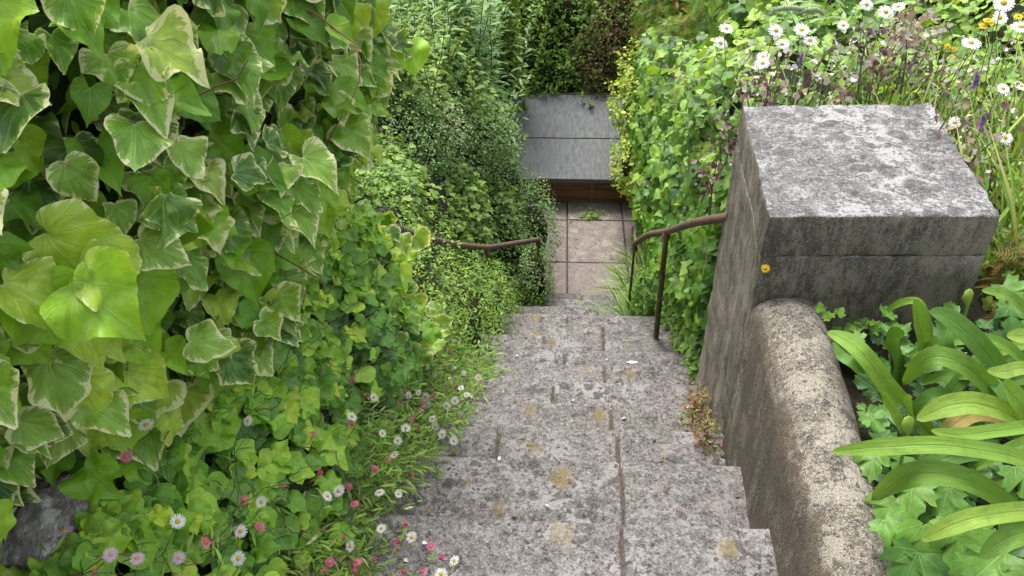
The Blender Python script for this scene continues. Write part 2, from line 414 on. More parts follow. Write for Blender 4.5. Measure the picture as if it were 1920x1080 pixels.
M_FELT = noisy('roofing_felt', (0.105, 0.110, 0.114), (0.20, 0.207, 0.212), 26, 0.9, 0.3, 0.003, stretch=(1.6, 0.35, 1), c3=(0.15, 0.155, 0.158), scale3=2.5)
M_WOOD = noisy('stained_timber', (0.14, 0.07, 0.035), (0.32, 0.18, 0.09), 14, 0.7, 0.3, 0.003, stretch=(0.15, 1, 3))
M_RUST = noisy('rusty_iron', (0.09, 0.064, 0.048), (0.22, 0.125, 0.08), 26, 0.75, 0.6, 0.003, c3=(0.09, 0.085, 0.085), scale3=9.0)
M_RUSTG = noisy('algae_covered_iron', (0.06, 0.06, 0.022), (0.15, 0.145, 0.045), 22, 0.85, 0.6, 0.003, c3=(0.10, 0.055, 0.03), scale3=12.0)
M_ROCK = noisy('flaking_rock', (0.20, 0.175, 0.14), (0.52, 0.48, 0.43), 30, 0.95, 1.0, 0.012, stretch=(2.2, 1, 1), c3=(0.75, 0.74, 0.70), scale3=16.0)
M_INNER = noisy('painted_shade_filler', (0.022, 0.030, 0.010), (0.07, 0.09, 0.03), 30, 0.95, 1.0, 0.03, c3=(0.07, 0.05, 0.026), scale3=9.0)  # dark filler behind the leaves; shade of the gaps is put into its colour
M_IVYB = leaf_material('variegated_ivy_leaf', 'ivy', 0.38, 0.32, 0.42)
M_LEAF = leaf_material('soft_leaf', 'mid', 0.5, 0.32, 0.4)
M_PLAIN = leaf_material('small_leaf', 'plain', 0.55, 0.32, 0.35)
M_STRAP = leaf_material('strap_leaf', 'strap', 0.45, 0.28, 0.35)
M_STEM = tint_material('plant_stem', 0.65, 0.4)
M_PETAL = tint_material('petal', 0.6, 0.08, 0.3, 0.3)
M_LIT = tint_material('dry_litter', 0.8, 0.4)

# ------------------------------------------------------------------ leaf shapes
def fan_leaf(outline, centre, fold=0.15, droop=0.2, wave=0.05, curl=0.0, rings=(0.55, 1.0), twist=0.0, ph=0.0):
    """outline: right half from (0,0) base round to the tip; mirrored"""
    h = [p for p in outline]
    full = h + [(-x, y) for x, y in reversed(h[1:-1])]
    O = np.array(full, float); c = np.array(centre, float)
    V = [c[None]]; E_ = [np.zeros(1)]; ang = np.arctan2(O[:, 0], O[:, 1] - c[1])
    for r in rings:
        V.append(c + (O - c) * r); E_.append(np.full(len(O), r))
    V = np.concatenate(V); E_ = np.concatenate(E_)
    x, y = V[:, 0], V[:, 1]
    z = fold * np.abs(x) ** 1.2 - droop * y * np.abs(y) + wave * np.sin(7 * y + ph) * np.abs(x) * 2 + curl * E_ ** 3 * np.sin(5 * np.arctan2(x, y - c[1]) + ph)
    z = z + twist * x * y
    n = len(O); T = []
    for j in range(n):
        k = (j + 1) % n
        T.append((0, 1 + k, 1 + j))
        for r in range(len(rings) - 1):
            a, b = 1 + r * n, 1 + (r + 1) * n
            T += [(a + j, a + k, b + k), (a + j, b + k, b + j)]
    return np.column_stack([x, y, z]), np.array(T), np.column_stack([x, y, E_])
def strip_leaf(wid, rows, fold=0.2, droop=0.3, wave=0.0, ph=0.0):
    """unit length along +Y, half width wid*profile"""
    V = []; L = []
    for v in rows:
        w = wid * (math.sin(math.pi * min(1, v * 0.92 + 0.06)) ** 0.8)
        if v >= 1: w = 0.0
        for u in (-1, 0, 1):
            V.append((u * w, v, fold * abs(u) * w - droop * v * v + wave * math.sin(9 * v + ph) * u * w)); L.append((u, v, abs(u)))
    T = []
    for i in range(len(rows) - 1):
        for k in (0, 1):
            a = i * 3 + k; T += [(a, a + 1, a + 4), (a, a + 4, a + 3)]
    return np.array(V, float), np.array(T), np.array(L, float)
HEART = [(0, 0), (.14, -.13), (.33, -.15), (.49, -.03), (.56, .15), (.55, .33), (.49, .48), (.37, .62), (.21, .76), (.08, .88), (0, .96)]
HEART3 = [(0, 0), (.15, -.12), (.34, -.12), (.48, .02), (.52, .18), (.58, .34), (.50, .45), (.37, .56), (.24, .70), (.09, .86), (0, .98)]
LOBE5 = [(0, 0), (.12, -.14), (.30, -.20), (.44, -.06), (.41, .10), (.52, .20), (.58, .40), (.42, .44), (.30, .54), (.20, .74), (.08, .90), (0, .98)]
ROUNDL = [(0, 0), (.14, -.10), (.34, -.10), (.50, .06), (.50, .20), (.56, .34), (.50, .50), (.36, .58), (.30, .72), (.14, .80), (0, .86)]
GERAN = [(0, 0), (.18, -.10), (.36, -.16), (.40, -.04), (.56, .02), (.44, .14), (.62, .26), (.58, .36), (.64, .52), (.46, .50), (.36, .46), (.38, .66), (.28, .74), (.22, .90), (.10, .88), (0, 1.04)]
def variants(outline, c, n, seed, fold=(-.1, .35), droop=(.05, .5), wave=.08, curl=.05, rings=(0.55, 1.0), jit=.02, twist=.25):
    r = random.Random(seed); out = []
    for i in range(n):
        w = r.uniform(.88, 1.1)
        O = [(x * w + (r.uniform(-jit, jit) if 0 < q < len(outline) - 1 else 0), y + r.uniform(-jit, jit)) for q, (x, y) in enumerate(outline)]
        O[0] = (0, 0); O[-1] = (0, outline[-1][1] * r.uniform(.93, 1.08))
        out.append(fan_leaf(O, c, r.uniform(*fold), r.uniform(*droop), r.uniform(-wave, wave), r.uniform(-curl, curl) * 1.6, rings, r.uniform(-twist, twist), r.uniform(0, 6)))
    return out
def chaikin(h):
    o = [h[0]]
    for a, b in zip(h[:-1], h[1:]):
        o += [(a[0] * .75 + b[0] * .25, a[1] * .75 + b[1] * .25), (a[0] * .25 + b[0] * .75, a[1] * .25 + b[1] * .75)]
    return o + [h[-1]]
T_HEART = variants(chaikin(HEART), (0, .33), 6, 1, fold=(-.15, .65), curl=.12, wave=.24, rings=(.6, 1.0), droop=(.05, .65), jit=.014) + variants(chaikin(HEART3), (0, .33), 5, 2, fold=(-.1, .6), curl=.11, wave=.2, rings=(.6, 1.0), droop=(.05, .6), jit=.014)
T_IVY = variants(LOBE5, (0, .30), 5, 3) + variants(HEART3, (0, .30), 3, 4) + variants(ROUNDL, (0, .3), 3, 5)
T_IVYF = variants(chaikin(LOBE5), (0, .30), 2, 3, jit=.012, curl=.09, wave=.14) + variants(chaikin(HEART3), (0, .30), 3, 4, jit=.012, curl=.09, wave=.14) + variants(chaikin(ROUNDL), (0, .3), 6, 5, jit=.012, curl=.09, wave=.14)
T_ROUND = variants(ROUNDL, (0, .32), 4, 6, rings=(1.0,)) + variants(LOBE5, (0, .32), 3, 7, rings=(1.0,))
T_GER = variants(GERAN, (0, .30), 5, 8, droop=(.1, .35))
OVAL = [(0, 0), (.20, .10), (.36, .35), (.33, .62), (.16, .88), (0, 1.0)]
T_OVAL = variants(OVAL, (0, .45), 6, 9, rings=(1.0,), fold=(.0, .4))
T_LANCE = [strip_leaf(.125, (0, .2, .5, .8, 1), .3, d, .1, i) for i, d in enumerate((.1, .25, .4, .55))]
T_NARROW = [strip_leaf(.085, (0, .35, .7, 1), .3, d) for d in (.0, .25, .5)]
T_SMALL = [strip_leaf(.26, (0, .45, 1), .3, d) for d in (.0, .2, .4)]
T_BLADE = [strip_leaf(.014, (0, .3, .6, 1), .5, d) for d in (.1, .4, .8)]
def feather(n=9, w=.26):
    V, T, L = [], [], []
    for i in range(n):
        y = .08 + .9 * i / n; ln = w * math.sin(math.pi * (.15 + .8 * i / n)) + .03
        for s in (-1, 1):
            k = len(V)
            V += [(0, y, -.2 * y * y), (s * ln, y + .12, -.2 * y * y + .04), (0, y + .055, -.2 * y * y)]
            L += [(0, y, 0), (s, y, 1), (0, y, 0)]; T.append((k, k + 1, k + 2))
    return np.array(V, float), np.array(T), np.array(L, float)
T_FERN = [feather(10, .26), feather(9, .34), feather(11, .2)]

class Fol:
    def __init__(s, templates, palette, gain=(1.75, 1.6, 1.2)):
        s.t = templates; palette = [(*[c * g_ for c, g_ in zip(p[:3], gain)], *p[3:]) for p in palette]; s.pal = np.array([p if len(p) == 4 else (*p, 0.0) for p in palette], float)
        s.P, s.X, s.Y, s.Z, s.S, s.I, s.C = [], [], [], [], [], [], []
    def add(s, pos, nrm, tip, size, pal=None, tmpl=None):
        pos = np.atleast_2d(pos); n = len(pos)
        if n == 0: return
        N = unit(np.broadcast_to(nrm, (n, 3))); Tp = np.broadcast_to(tip, (n, 3))
        Y = Tp - N * np.sum(Tp * N, axis=1, keepdims=True)
        bad = np.linalg.norm(Y, axis=1) < 1e-3
        Y = Y + bad[:, None] * np.cross(N, [0.3, 1, 0.2]); Y = unit(Y)
        X = np.cross(Y, N)
        s.P.append(pos); s.X.append(X); s.Y.append(Y); s.Z.append(N)
        s.S.append(np.broadcast_to(size, (n,)).astype(float))
        s.I.append(rng.integers(0, len(s.t), n) if tmpl is None else np.broadcast_to(tmpl, (n,)))
        s.C.append(rng.integers(0, len(s.pal), n) if pal is None else np.broadcast_to(pal, (n,)).astype(int))
    def build(s, name, mat, parent=None, org=(0, 0, 0), parts=0, part_name='leaf', jitter=0.14, kind='stuff', bonus=None):
        P = np.concatenate(s.P) - np.array(org); X = np.concatenate(s.X); Y = np.concatenate(s.Y); Z = np.concatenate(s.Z)
        Sz = np.concatenate(s.S); I = np.concatenate(s.I); C = np.clip(np.concatenate(s.C), 0, len(s.pal) - 1)
        n = len(P); single = np.zeros(n, bool)
        if parts:
            W = P + np.array(org) + Y * (Sz * 0.4)[:, None]
            px, py, d = project(W)
            dist = np.linalg.norm(W - np.array(CAM), axis=1)
            inside = (px > -20) & (px < 1940) & (py > -20) & (py < 1100) & (d > 0)
            # the front-most leaf of each patch of the view shows
            cell = 26; key = (px // cell).astype(int) * 1000 + (py // cell).astype(int)
            order = np.argsort(dist); seen = {}; rank = np.zeros(n)
            for i in order:
                k = key[i]; seen[k] = seen.get(k, 0) + 1; rank[i] = seen[k]
            facing = np.abs(np.sum(Z * unit(np.array(CAM) - W), axis=1))
            score = inside * (Sz / dist) * (0.35 + facing) * np.where(rank == 1, 1.0, 0.25)
            single[np.argsort(-score)[:parts]] = True
            cache = {}
            for i in np.where(single)[0]:
                k = (int(I[i]), int(C[i]))
                if k not in cache:
                    V, T, L = s.t[k[0]]
                    me = raw_mesh(part_name, V, T, np.tile(s.pal[k[1]], (len(V), 1)), L); me.materials.append(mat); cache[k] = me
                o = bpy.data.objects.new(part_name, cache[k]); COL.objects.link(o)
                if parent: o.parent = parent
                M = Matrix.Identity(4)
                for q, ax in enumerate((X[i], Y[i], Z[i])):
                    for w in range(3): M[w][q] = float(ax[w] * Sz[i])
                for w in range(3): M[w][3] = float(P[i][w])
                o.matrix_local = M
        VV, TT, CC, LL = [], [], [], []; base = 0
        for ti, (V, T, L) in enumerate(s.t):
            m = np.where((I == ti) & ~single)[0]
            if len(m) == 0: continue
            B = np.stack([X[m], Y[m], Z[m]], axis=1) * Sz[m][:, None, None]
            W = np.einsum('vk,mkj->mvj', V, B) + P[m][:, None, :]
            nv = len(V)
            VV.append(W.reshape(-1, 3)); TT.append((T[None] + (base + np.arange(len(m)) * nv)[:, None, None]).reshape(-1, 3))
            c = s.pal[C[m]].copy(); c[:, :3] *= (1 + rng.normal(0, jitter, (len(m), 1))).clip(.5, 1.6); c[:, 0] *= 1 + rng.normal(0, jitter * .5, len(m))
            CC.append(np.repeat(c, nv, axis=0)); LL.append(np.tile(L, (len(m), 1))); base += nv * len(m)
        if not VV: return None
        me = raw_mesh(name, np.concatenate(VV), np.concatenate(TT), np.clip(np.concatenate(CC), 0, 1), np.concatenate(LL))
        o = link(name, me, mat, parent)
        if kind: o['kind'] = kind
        return o

# ------------------------------------------------------------------ ground
def ground_h(x, y):
    x = np.asarray(x, float); y = np.asarray(y, float)
    base = np.interp(y, [1.0, 1.4, 5.1, 8.0, 10, 14, 30, 80], [0.0, -.08, LAND_Z, LAND_Z, -1.8, -1.1, -.6, 0]) - 0.22
    le = np.interp(y, [0, 1.6, 4.4, 7], [-.50, -.48, -.30, -.18]) - .05
    re = np.interp(y, [0, 1.57, 2.5, 3.1, 7], [.56, .60, .68, .76, .80])
    lt = np.interp(y, [-50, 2.3, 3.2, 5.5, 9, 14, 40], [.42, .36, -.35, -1.2, -1.3, -.9, 0])
    rt = np.interp(y, [-50, 2.6, 3.6, 7.5, 10, 14, 40], [.14, .12, -.05, -1.15, -1.2, -.9, 0])
    l = smooth(0, .45, le - x) * np.maximum(lt - base, 0) + smooth(1.2, 7, -x) * .9
    r = smooth(-.02, .06, x - re) * np.maximum(rt - base, 0) + smooth(2, 8, x) * .3
    n = nz(np.stack([x, y, x * 0], -1), 2.1) * .04
    return base + l + r + n
def grid_mesh(xs, ys, hf, name):
    X, Y = np.meshgrid(xs, ys); Z = hf(X, Y)
    V = np.stack([X, Y, Z], -1).reshape(-1, 3); nx = len(xs)
    F = [(j * nx + i, j * nx + i + 1, (j + 1) * nx + i + 1, (j + 1) * nx + i) for j in range(len(ys) - 1) for i in range(nx - 1)]
    return raw_mesh(name, V, np.array(F))
xs = np.unique(np.concatenate([np.linspace(-120, -6, 20), np.linspace(-6, -1, 26), np.linspace(-1, 1.4, 70), np.linspace(1.4, 6, 24), np.linspace(6, 120, 20)]))
ys = np.unique(np.concatenate([np.linspace(-60, -2, 12), np.linspace(-2, 9, 110), np.linspace(9, 20, 30), np.linspace(20, 200, 20)]))
g = link('ground', grid_mesh(xs, ys, ground_h, 'ground'), M_SOIL)
tag(g, 'dark garden soil and banks either side of the steps', None, None, 'structure')

# ------------------------------------------------------------------ rough box
def rough_box(name, corners, z0, z1, mat, parent=None, cell=0.04, amp=0.002, bev=0.006, seed=0, org=(0, 0, 0)):
    """corners: four (x,y), counter-clockwise from above; sides vertical"""
    bm = bmesh.new()
    lo = [bm.verts.new((x, y, z0)) for x, y in corners]; hi = [bm.verts.new((x, y, z1)) for x, y in corners]
    bm.faces.new(hi); bm.faces.new(list(reversed(lo)))
    for i in range(4): bm.faces.new((lo[i], lo[(i + 1) % 4], hi[(i + 1) % 4], hi[i]))
    bmesh.ops.bevel(bm, geom=list(bm.edges), offset=bev, segments=2, affect='EDGES', profile=0.6)
    for _ in range(9):
        es = [e for e in bm.edges if e.calc_length() > cell * 1.6]
        if not es: break
        bmesh.ops.subdivide_edges(bm, edges=es, cuts=1, use_grid_fill=True)
    bmesh.ops.triangulate(bm, faces=[f for f in bm.faces if len(f.verts) > 4])
    co = np.array([v.co[:] for v in bm.verts]); bm.normal_update()
    d = nz(co, 22, seed) * amp + nz(co, 60, seed + 1) * amp * .6 + nz(co, 5, seed + 2) * amp
    for v, dd in zip(bm.verts, d): v.co += v.normal * dd
    for v in bm.verts: v.co -= Vector(org)
    me = bpy.data.meshes.new(name); bm.to_mesh(me); bm.free()
    me.polygons.foreach_set('use_smooth', np.ones(len(me.polygons), dtype=bool))
    return link(name, me, mat, parent)

# ------------------------------------------------------------------ steps
st = thing('stone_steps', 'weathered grey concrete steps with lichen going down between the plants', None, (0, 1.2, 0), kind='structure')
del_org = (0, 1.2, 0)
joints = {0: [1163], 1: [1166], 2: [927, 1158], 3: [1146], 4: [1034], 5: [1133], 6: [1057], 7: [1131], 8: [1131], 9: [1062], 10: [1120], 11: [], 12: [1090]}
yp = -0.7
for k, (yn, z) in enumerate(zip(NOSE, TZ)):
    y0 = yp + (0.0 if k == 0 else -0.03); y1 = yn
    L0, L1, R0, R1 = left_edge(y0) - .12, left_edge(y1) - .12, right_edge(y0) + .05, right_edge(y1) + .05
    jx = []
    for j in joints[k]:
        ymid_px = project([[0.1, (max(yp, 1.0) + yn) / 2, z]])[1][0]
        jx.append(onz(j, ymid_px, z).x)
    edges = [None] + jx + [None]; gap = 0.0038 if k < 2 else 0.0055
    for s_ in range(len(edges) - 1):
        a0, a1 = (L0, L1) if edges[s_] is None else (edges[s_] + gap, edges[s_] + gap + .006)
        b0, b1 = (R0, R1) if edges[s_ + 1] is None else (edges[s_ + 1] - gap, edges[s_ + 1] - gap + .006)
        dz = random.uniform(-.003, .003)
        rough_box('slab', [(a0, y0), (b0, y0), (b1, y1 + random.uniform(-.006, .006)), (a1, y1 + random.uniform(-.006, .006))], z - .055, z + dz, M_STEP, st, 0.035, 0.0022, 0.007, k * 3 + s_, del_org)
    rough_box('joint_filler', [(L0 + .02, y0 + .005), (R0 - .02, y0 + .005), (R1 - .02, y1 - .02), (L1 + .02, y1 - .02)], z - .1, z - .008, M_MORTAR, st, .05, .0011, .003, k, del_org)
    rough_box('riser', [(L0, y1 - .14), (R0, y1 - .14), (R1, y1 - .025), (L1, y1 - .025)], z - .22, z - .058, M_RISER, st, .08, .003, .004, k + 40, del_org)
    yp = yn
# landing
ld = thing('landing_path', 'pinkish square paving slabs of the small landing before the box', None, (0.3, 5.8, LAND_Z), kind='structure')
lorg = (0.3, 5.8, LAND_Z)
jx0 = 0.094; cols = [(-.45, jx0 - .008), (jx0 + .008, .60), (.616, 1.1)]
rows = [(4.94, 5.683), (5.699, 6.375), (6.391, 7.0)]
for ci, (a, b) in enumerate(cols):
    for ri, (c, d) in enumerate(rows):
        rough_box('slab', [(a, c), (b, c), (b, d), (a, d)], LAND_Z - .05, LAND_Z + random.uniform(-.003, .003), M_LAND, ld, .06, .002, .006, ci * 5 + ri, lorg)
rough_box('joint_filler', [(-.44, 4.93), (1.09, 4.93), (1.09, 6.99), (-.44, 6.99)], LAND_Z - .1, LAND_Z - .008, M_MORTAR, ld, .2, .002, .003, 3, lorg)

# ------------------------------------------------------------------ pillar
pc = [(.548, 1.80), (1.135, 1.82), (1.205, 2.52), (.598, 2.50)]
pil = thing('gate_pillar', 'massive square concrete pillar with white lichened top beside the steps', 'pillar', (.87, 2.15, -.9))
porg = (.87, 2.15, -.9)
cap = rough_box('cap', pc, .386, .51, M_CAP, pil, .02, .0045, .005, 5, porg)
def inset(c, d):
    cx = sum(p[0] for p in c) / 4; cy = sum(p[1] for p in c) / 4
    return [(cx + (x - cx) * (1 - d), cy + (y - cy) * (1 - d)) for x, y in c]
shaft = rough_box('shaft', pc, -1.3, .385, M_CAP, pil, .02, .0045, .005, 5, porg)
# ------------------------------------------------------------------ low wall with rounded coping
def wall_prof(y):
    # left face x, right face x, crest z
    xr = float(np.interp(y, [-.6, .3, .9, 1.15, 1.44, 1.81], [.60, .635, .655, .678, .708, .728]))
    xl = float(np.interp(y, [-.6, .3, .9, 1.2, 1.57, 1.81], [.49, .50, .510, .520, .535, .548]))
    return xl, xr
V = []; prof_n = 0; yy = np.linspace(-.6, 1.794, 74)
for iy, y in enumerate(yy):
    xl, xr = wall_prof(y); cx = (xl + xr) / 2 + .012; w = (xr - xl) / 2
    zc = .20
    pts = [(xl - .01 * (1 - z_), z_ * (zc + .9) - .9) for z_ in np.linspace(0, 1, 26)]
    pts += [(cx - math.cos(a) * (w - .0) - .012 * (1 - a / math.pi), zc + math.sin(a) * .085) for a in np.linspace(.08, math.pi - .08, 15)]
    pts += [(xr + .003, z) for z in np.linspace(zc - .01, -.2, 9)]
    prof_n = len(pts)
    # rounded end where the coping dies into the pillar
    e = 1 - .35 * float(smooth(1.74, 1.794, y))
    V += [(x, y, z if z < zc else zc + (z - zc) * e) for x, z in pts]
V = np.array(V)
ctr = V.reshape(len(yy), prof_n, 3)
du = np.gradient(ctr, axis=0); dv = np.gradient(ctr, axis=1)
N = unit(np.cross(dv, du))
disp = nz(V, 20, 3) * .003 + nz(V, 55, 4) * .0022 + nz(V, 4, 5) * .004
V = V + N.reshape(-1, 3) * disp[:, None]
F = [(i * prof_n + j, i * prof_n + j + 1, (i + 1) * prof_n + j + 1, (i + 1) * prof_n + j) for i in range(len(yy) - 1) for j in range(prof_n - 1)]
for i0_ in (0, len(yy) - 1):
    pass
me = raw_mesh('low_wall', V, np.array(F)[:, ::-1])
lw = link('low_wall', me, M_WALL)
tag(lw, 'low stained concrete wall with rounded top running up to the pillar', 'wall')

# retaining wall behind the right hand ivy
wy = np.linspace(2.5, 8.4, 40)
for_v = []
rw = Geo()
V = []; F = []
for i, y in enumerate(wy):
    x = float(np.interp(y, [2.5, 3.1, 7, 8.4], [.74, .78, .84, .86]))
    top = float(np.interp(y, [2.5, 3.6, 7.5, 8.4], [.12, -.05, -1.15, -1.2]))
    for (dx, z) in ((0, -2.6), (0, top - .05), (.02, top), (.2, top), (.2, -2.6)): V.append((x + dx, y, z))
for i in range(len(wy) - 1):
    for j in range(4): F.append((i * 5 + j, i * 5 + j + 1, i * 5 + j + 6, i * 5 + j + 5))
rwo = link('retaining_wall', raw_mesh('retaining_wall', np.array(V), np.array(F), smoothf=False), M_PILLAR)
tag(rwo, 'grey retaining wall hidden behind the ivy right of the steps', 'wall')

# ------------------------------------------------------------------ felt roofed timber box
bx = thing('felt_roofed_box', 'low timber garden box with grey felt roof at the foot of the steps', 'garden box', (.35, 7.2, LAND_Z))
borg = Vector((.35, 7.2, LAND_Z))
X0, X1 = -.78, 1.35
ye, ze = 6.60, -2.03
sl = 15.5; cs, sn = math.cos(rad(sl)), math.sin(rad(sl))
def plank(name, p0, p1, th_vec, dep_vec, mat, seg=14, jit=.0015, seed=0):
    """a board from p0 to p1 with two cross vectors"""
    rr = random.Random(seed); bm = bmesh.new(); rings = []
    for i in range(seg + 1):
        t_ = i / seg; p = Vector(p0).lerp(Vector(p1), t_)
        o = Vector((0, rr.uniform(-jit, jit), rr.uniform(-jit, jit)))
        rings.append([bm.verts.new(p + o + a * Vector(th_vec) + b * Vector(dep_vec) - borg) for a, b in ((0, 0), (1, 0), (1, 1), (0, 1))])
    for i in range(seg):
        for j in range(4): bm.faces.new((rings[i][j], rings[i][(j + 1) % 4], rings[i + 1][(j + 1) % 4], rings[i + 1][j]))
    bm.faces.new(list(reversed(rings[0]))); bm.faces.new(rings[-1])
    bmesh.ops.recalc_face_normals(bm, faces=bm.faces)
    bmesh.ops.bevel(bm, geom=[e for e in bm.edges if e.is_boundary is False and len(e.link_faces) == 2 and e.calc_face_angle(0) > 1.2], offset=.003, segments=1, affect='EDGES')
    me = bpy.data.meshes.new(name); bm.to_mesh(me); bm.free(); return link(name, me, mat, bx)
up = Vector((0, cs, sn)); nrm_ = Vector((0, -sn, cs))
P0 = Vector((X0, ye, ze))
def roofp(t_, o=0.0, x=X0): return Vector((x, ye, ze)) + up * t_ + nrm_ * o
plank('roof_sheet', roofp(0, 0), roofp(0, 0, X1), up * .56, nrm_ * .012, M_FELT, 24, .0012, 1)
plank('roof_sheet', roofp(.575, -.002), roofp(.575, -.002, X1), up * .66, nrm_ * .010, M_FELT, 24, .0015, 2)
rp = roofp(1.245, -.003)
plank('roof_sheet', rp, rp + Vector((X1 - X0, 0, 0)), Vector((0, .42, -.12)), nrm_ * .011, M_FELT, 24, .0015, 3)
plank('felt_drip_edge', roofp(-.004, -.035), roofp(-.004, -.035, X1), up * .016, nrm_ * .036, M_FELT, 24, .001, 4)
plank('roof_deck', roofp(.02, -.03), roofp(.02, -.03, X1), up * 1.2, nrm_ * .024, M_WOOD, 4, .0, 5)
for i, (za, zb) in enumerate(((LAND_Z + .004, LAND_Z + .135), (LAND_Z + .142, LAND_Z + .285))):
    plank('plank', (X0 + .06, 6.70, za), (X1 - .06, 6.70, za), Vector((0, .022, 0)), Vector((0, 0, zb - za)), M_WOOD, 14, .001, 6 + i)
for i in range(4):
    za = LAND_Z + .004 + i * .138
    for xx in (X0 + .062, X1 - .084):
        plank('plank', (xx, 6.724, za), (xx, 6.724 + (1.0 if i > 1 else 1.1), za), Vector((.022, 0, 0)), Vector((0, 0, .128)), M_WOOD, 3, .0, 9 + i)
for xx in (.30, .92):
    plank('batten', (xx, 6.684, LAND_Z + .004), (xx, 6.684, LAND_Z + .28), Vector((.05, 0, 0)), Vector((0, .014, 0)), M_WOOD, 2, .0, 14)

# ------------------------------------------------------------------ handrails
def rail(name, label, pts, posts, r=.0175):
    t_ = thing(name, label, 'handrail', posts[0][1], group='rusty iron handrails')
    org = posts[0][1]
    g_ = Geo(); P = [Vector(p) for p in pts]
    # smooth path
    Q = []
    for i in range(len(P) - 1):
        p0 = P[max(i - 1, 0)]; p1 = P[i]; p2 = P[i + 1]; p3 = P[min(i + 2, len(P) - 1)]
        for s_ in np.linspace(0, 1, 9, endpoint=False):
            Q.append(.5 * ((2 * p1) + (-p0 + p2) * s_ + (2 * p0 - 5 * p1 + 4 * p2 - p3) * s_ ** 2 + (-p0 + 3 * p1 - 3 * p2 + p3) * s_ ** 3))
    Q.append(P[-1])
    g_.tube(Q, r, 12, (1, 1, 1), True); g_.build('top_rail', M_RUST, t_, org)
    for a, b in posts:
        a, b = Vector(a), Vector(b)
        k_ = 1.0 if (a, b) != tuple(map(Vector, posts[-1])) else .6
        g_ = Geo(); g_.tube([b + (a - b) * q for q in np.linspace(0, 1, 6)], [r * .86 * k_, r * .8 * k_], 10, (1, 1, 1), True); g_.build('post', M_RUSTG, t_, org)
        g_ = Geo(); d = (a - b).normalized(); g_.tube([a - d * .035, a - d * .02, a + d * .004], [r * 1.12, r * 1.22, r * 1.05], 12, (1, 1, 1), True); g_.build('collar', M_RUST, t_, org)
    return t_
rp0 = ony(1250, 434, 3.33); rb0 = onz(1230, 632, -1.25)
re_ = ony(1190, 458, 4.25)
rail('handrail', 'short rusty handrail on one green post fixed to the pillar',
     [ony(1370, 406, 2.44), ony(1353, 409, 2.52), ony(1300, 418, 2.85), rp0, ony(1215, 441, 3.8), re_],
     [(rp0 + Vector((0, 0, -.012)), rb0 + Vector((0, 0, -.05))), (re_ + Vector((0, .0, -.01)), Vector((re_.x + .0, re_.y + .02, stepz(re_.y) - .05)))])
lp = ony(912, 464, 4.0); le_ = ony(1010, 449, 4.7)
lb = Vector((lp.x, lp.y, -1.9)); leb = Vector((le_.x - .02, le_.y, LAND_Z - .1))
rail('handrail', 'long sagging brown handrail emerging from the ivy on the far side of the steps',
     [ony(722, 419, 2.40), ony(745, 429, 2.52), ony(790, 444, 2.85), ony(850, 458, 3.3), lp, ony(960, 457, 4.35), le_],
     [(lp + Vector((0, 0, -.012)), lb), (le_ + Vector((0, 0, -.01)), leb)])

# ================================================================== PLANTS
Z3 = np.array([0, 0, 1.0])
def rand3(n): return rng.normal(0, 1, (n, 3))

# ---- palettes (reflectances)
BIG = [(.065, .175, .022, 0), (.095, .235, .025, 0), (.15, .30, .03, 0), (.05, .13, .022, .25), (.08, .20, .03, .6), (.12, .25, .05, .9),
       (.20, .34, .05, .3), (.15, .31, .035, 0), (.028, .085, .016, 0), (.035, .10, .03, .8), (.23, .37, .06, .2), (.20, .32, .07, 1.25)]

ROCK = np.array(onz(75, 965, .50)); ROCK2 = np.array(onz(20, 1050, .47))
def clear_of_rock(P, s_=1.0):
    k = np.ones(len(P), bool)
    for c, rr_ in ((ROCK, .05), (ROCK2, .03), (np.array(onz(115, 905, .52)), .035)):
        a = unit(np.array(CAM) - c); d = P - c; tt = d @ a
        q = np.linalg.norm(d - np.clip(tt, -.05, .4)[:, None] * a, axis=1)
        k &= ~((q < rr_ * s_) & (tt < .45))
    return k
# ---- 1. large variegated ivy over the left hand wall
plan = np.array([(-1.35, -.1), (-.98, .32), (-.83, .78), (-.70, 1.15), (-.63, 1.6), (-.61, 2.0), (-.65, 2.28), (-.80, 2.46), (-1.15, 2.6)])
seg = np.linalg.norm(np.diff(plan, axis=0), axis=1); cum = np.concatenate([[0], np.cumsum(seg)])
def ivy_surf(s_, z, off=0.0):
    x = np.interp(s_, cum, plan[:, 0]); y = np.interp(s_, cum, plan[:, 1])
    x2 = np.interp(s_ + .05, cum, plan[:, 0]); y2 = np.interp(s_ + .05, cum, plan[:, 1])
    x1 = np.interp(s_ - .05, cum, plan[:, 0]); y1 = np.interp(s_ - .05, cum, plan[:, 1])
    t_ = unit(np.stack([x2 - x1, y2 - y1, x * 0], -1)); n_ = np.stack([t_[..., 1], -t_[..., 0], x * 0], -1)
    P = np.stack([x, y, z], -1)
    b = .055 * np.sin(np.pi * np.clip((z - .35) / 1.3, 0, 1)) - .16 * smooth(.62, .36, z) - .35 * smooth(1.35, 1.75, z) - .12 * smooth(.75, .4, z) * smooth(1.7, 2.1, y) + nz(P, 3.2, 2) * .05 + nz(P, 7.5, 8) * .03
    return P + n_ * (b + off)[..., None], n_
sv = np.linspace(0, cum[-1], 70); zv = np.linspace(.1, 1.75, 36)
SS, ZZ = np.meshgrid(sv, zv); CP, _ = ivy_surf(SS, ZZ, np.full(SS.shape, -.14))
F = [(j * 70 + i, j * 70 + i + 1, (j + 1) * 70 + i + 1, (j + 1) * 70 + i) for j in range(35) for i in range(69)]
ivt = thing('variegated_ivy', 'large-leaved ivy with cream-edged leaves piled over the tall wall', 'ivy', (-.9, 1.4, .3))
iorg = (-.9, 1.4, .3)
link('inner_shade_filler', raw_mesh('inner_shade_filler', CP.reshape(-1, 3) - np.array(iorg), np.array(F)), M_INNER, ivt)
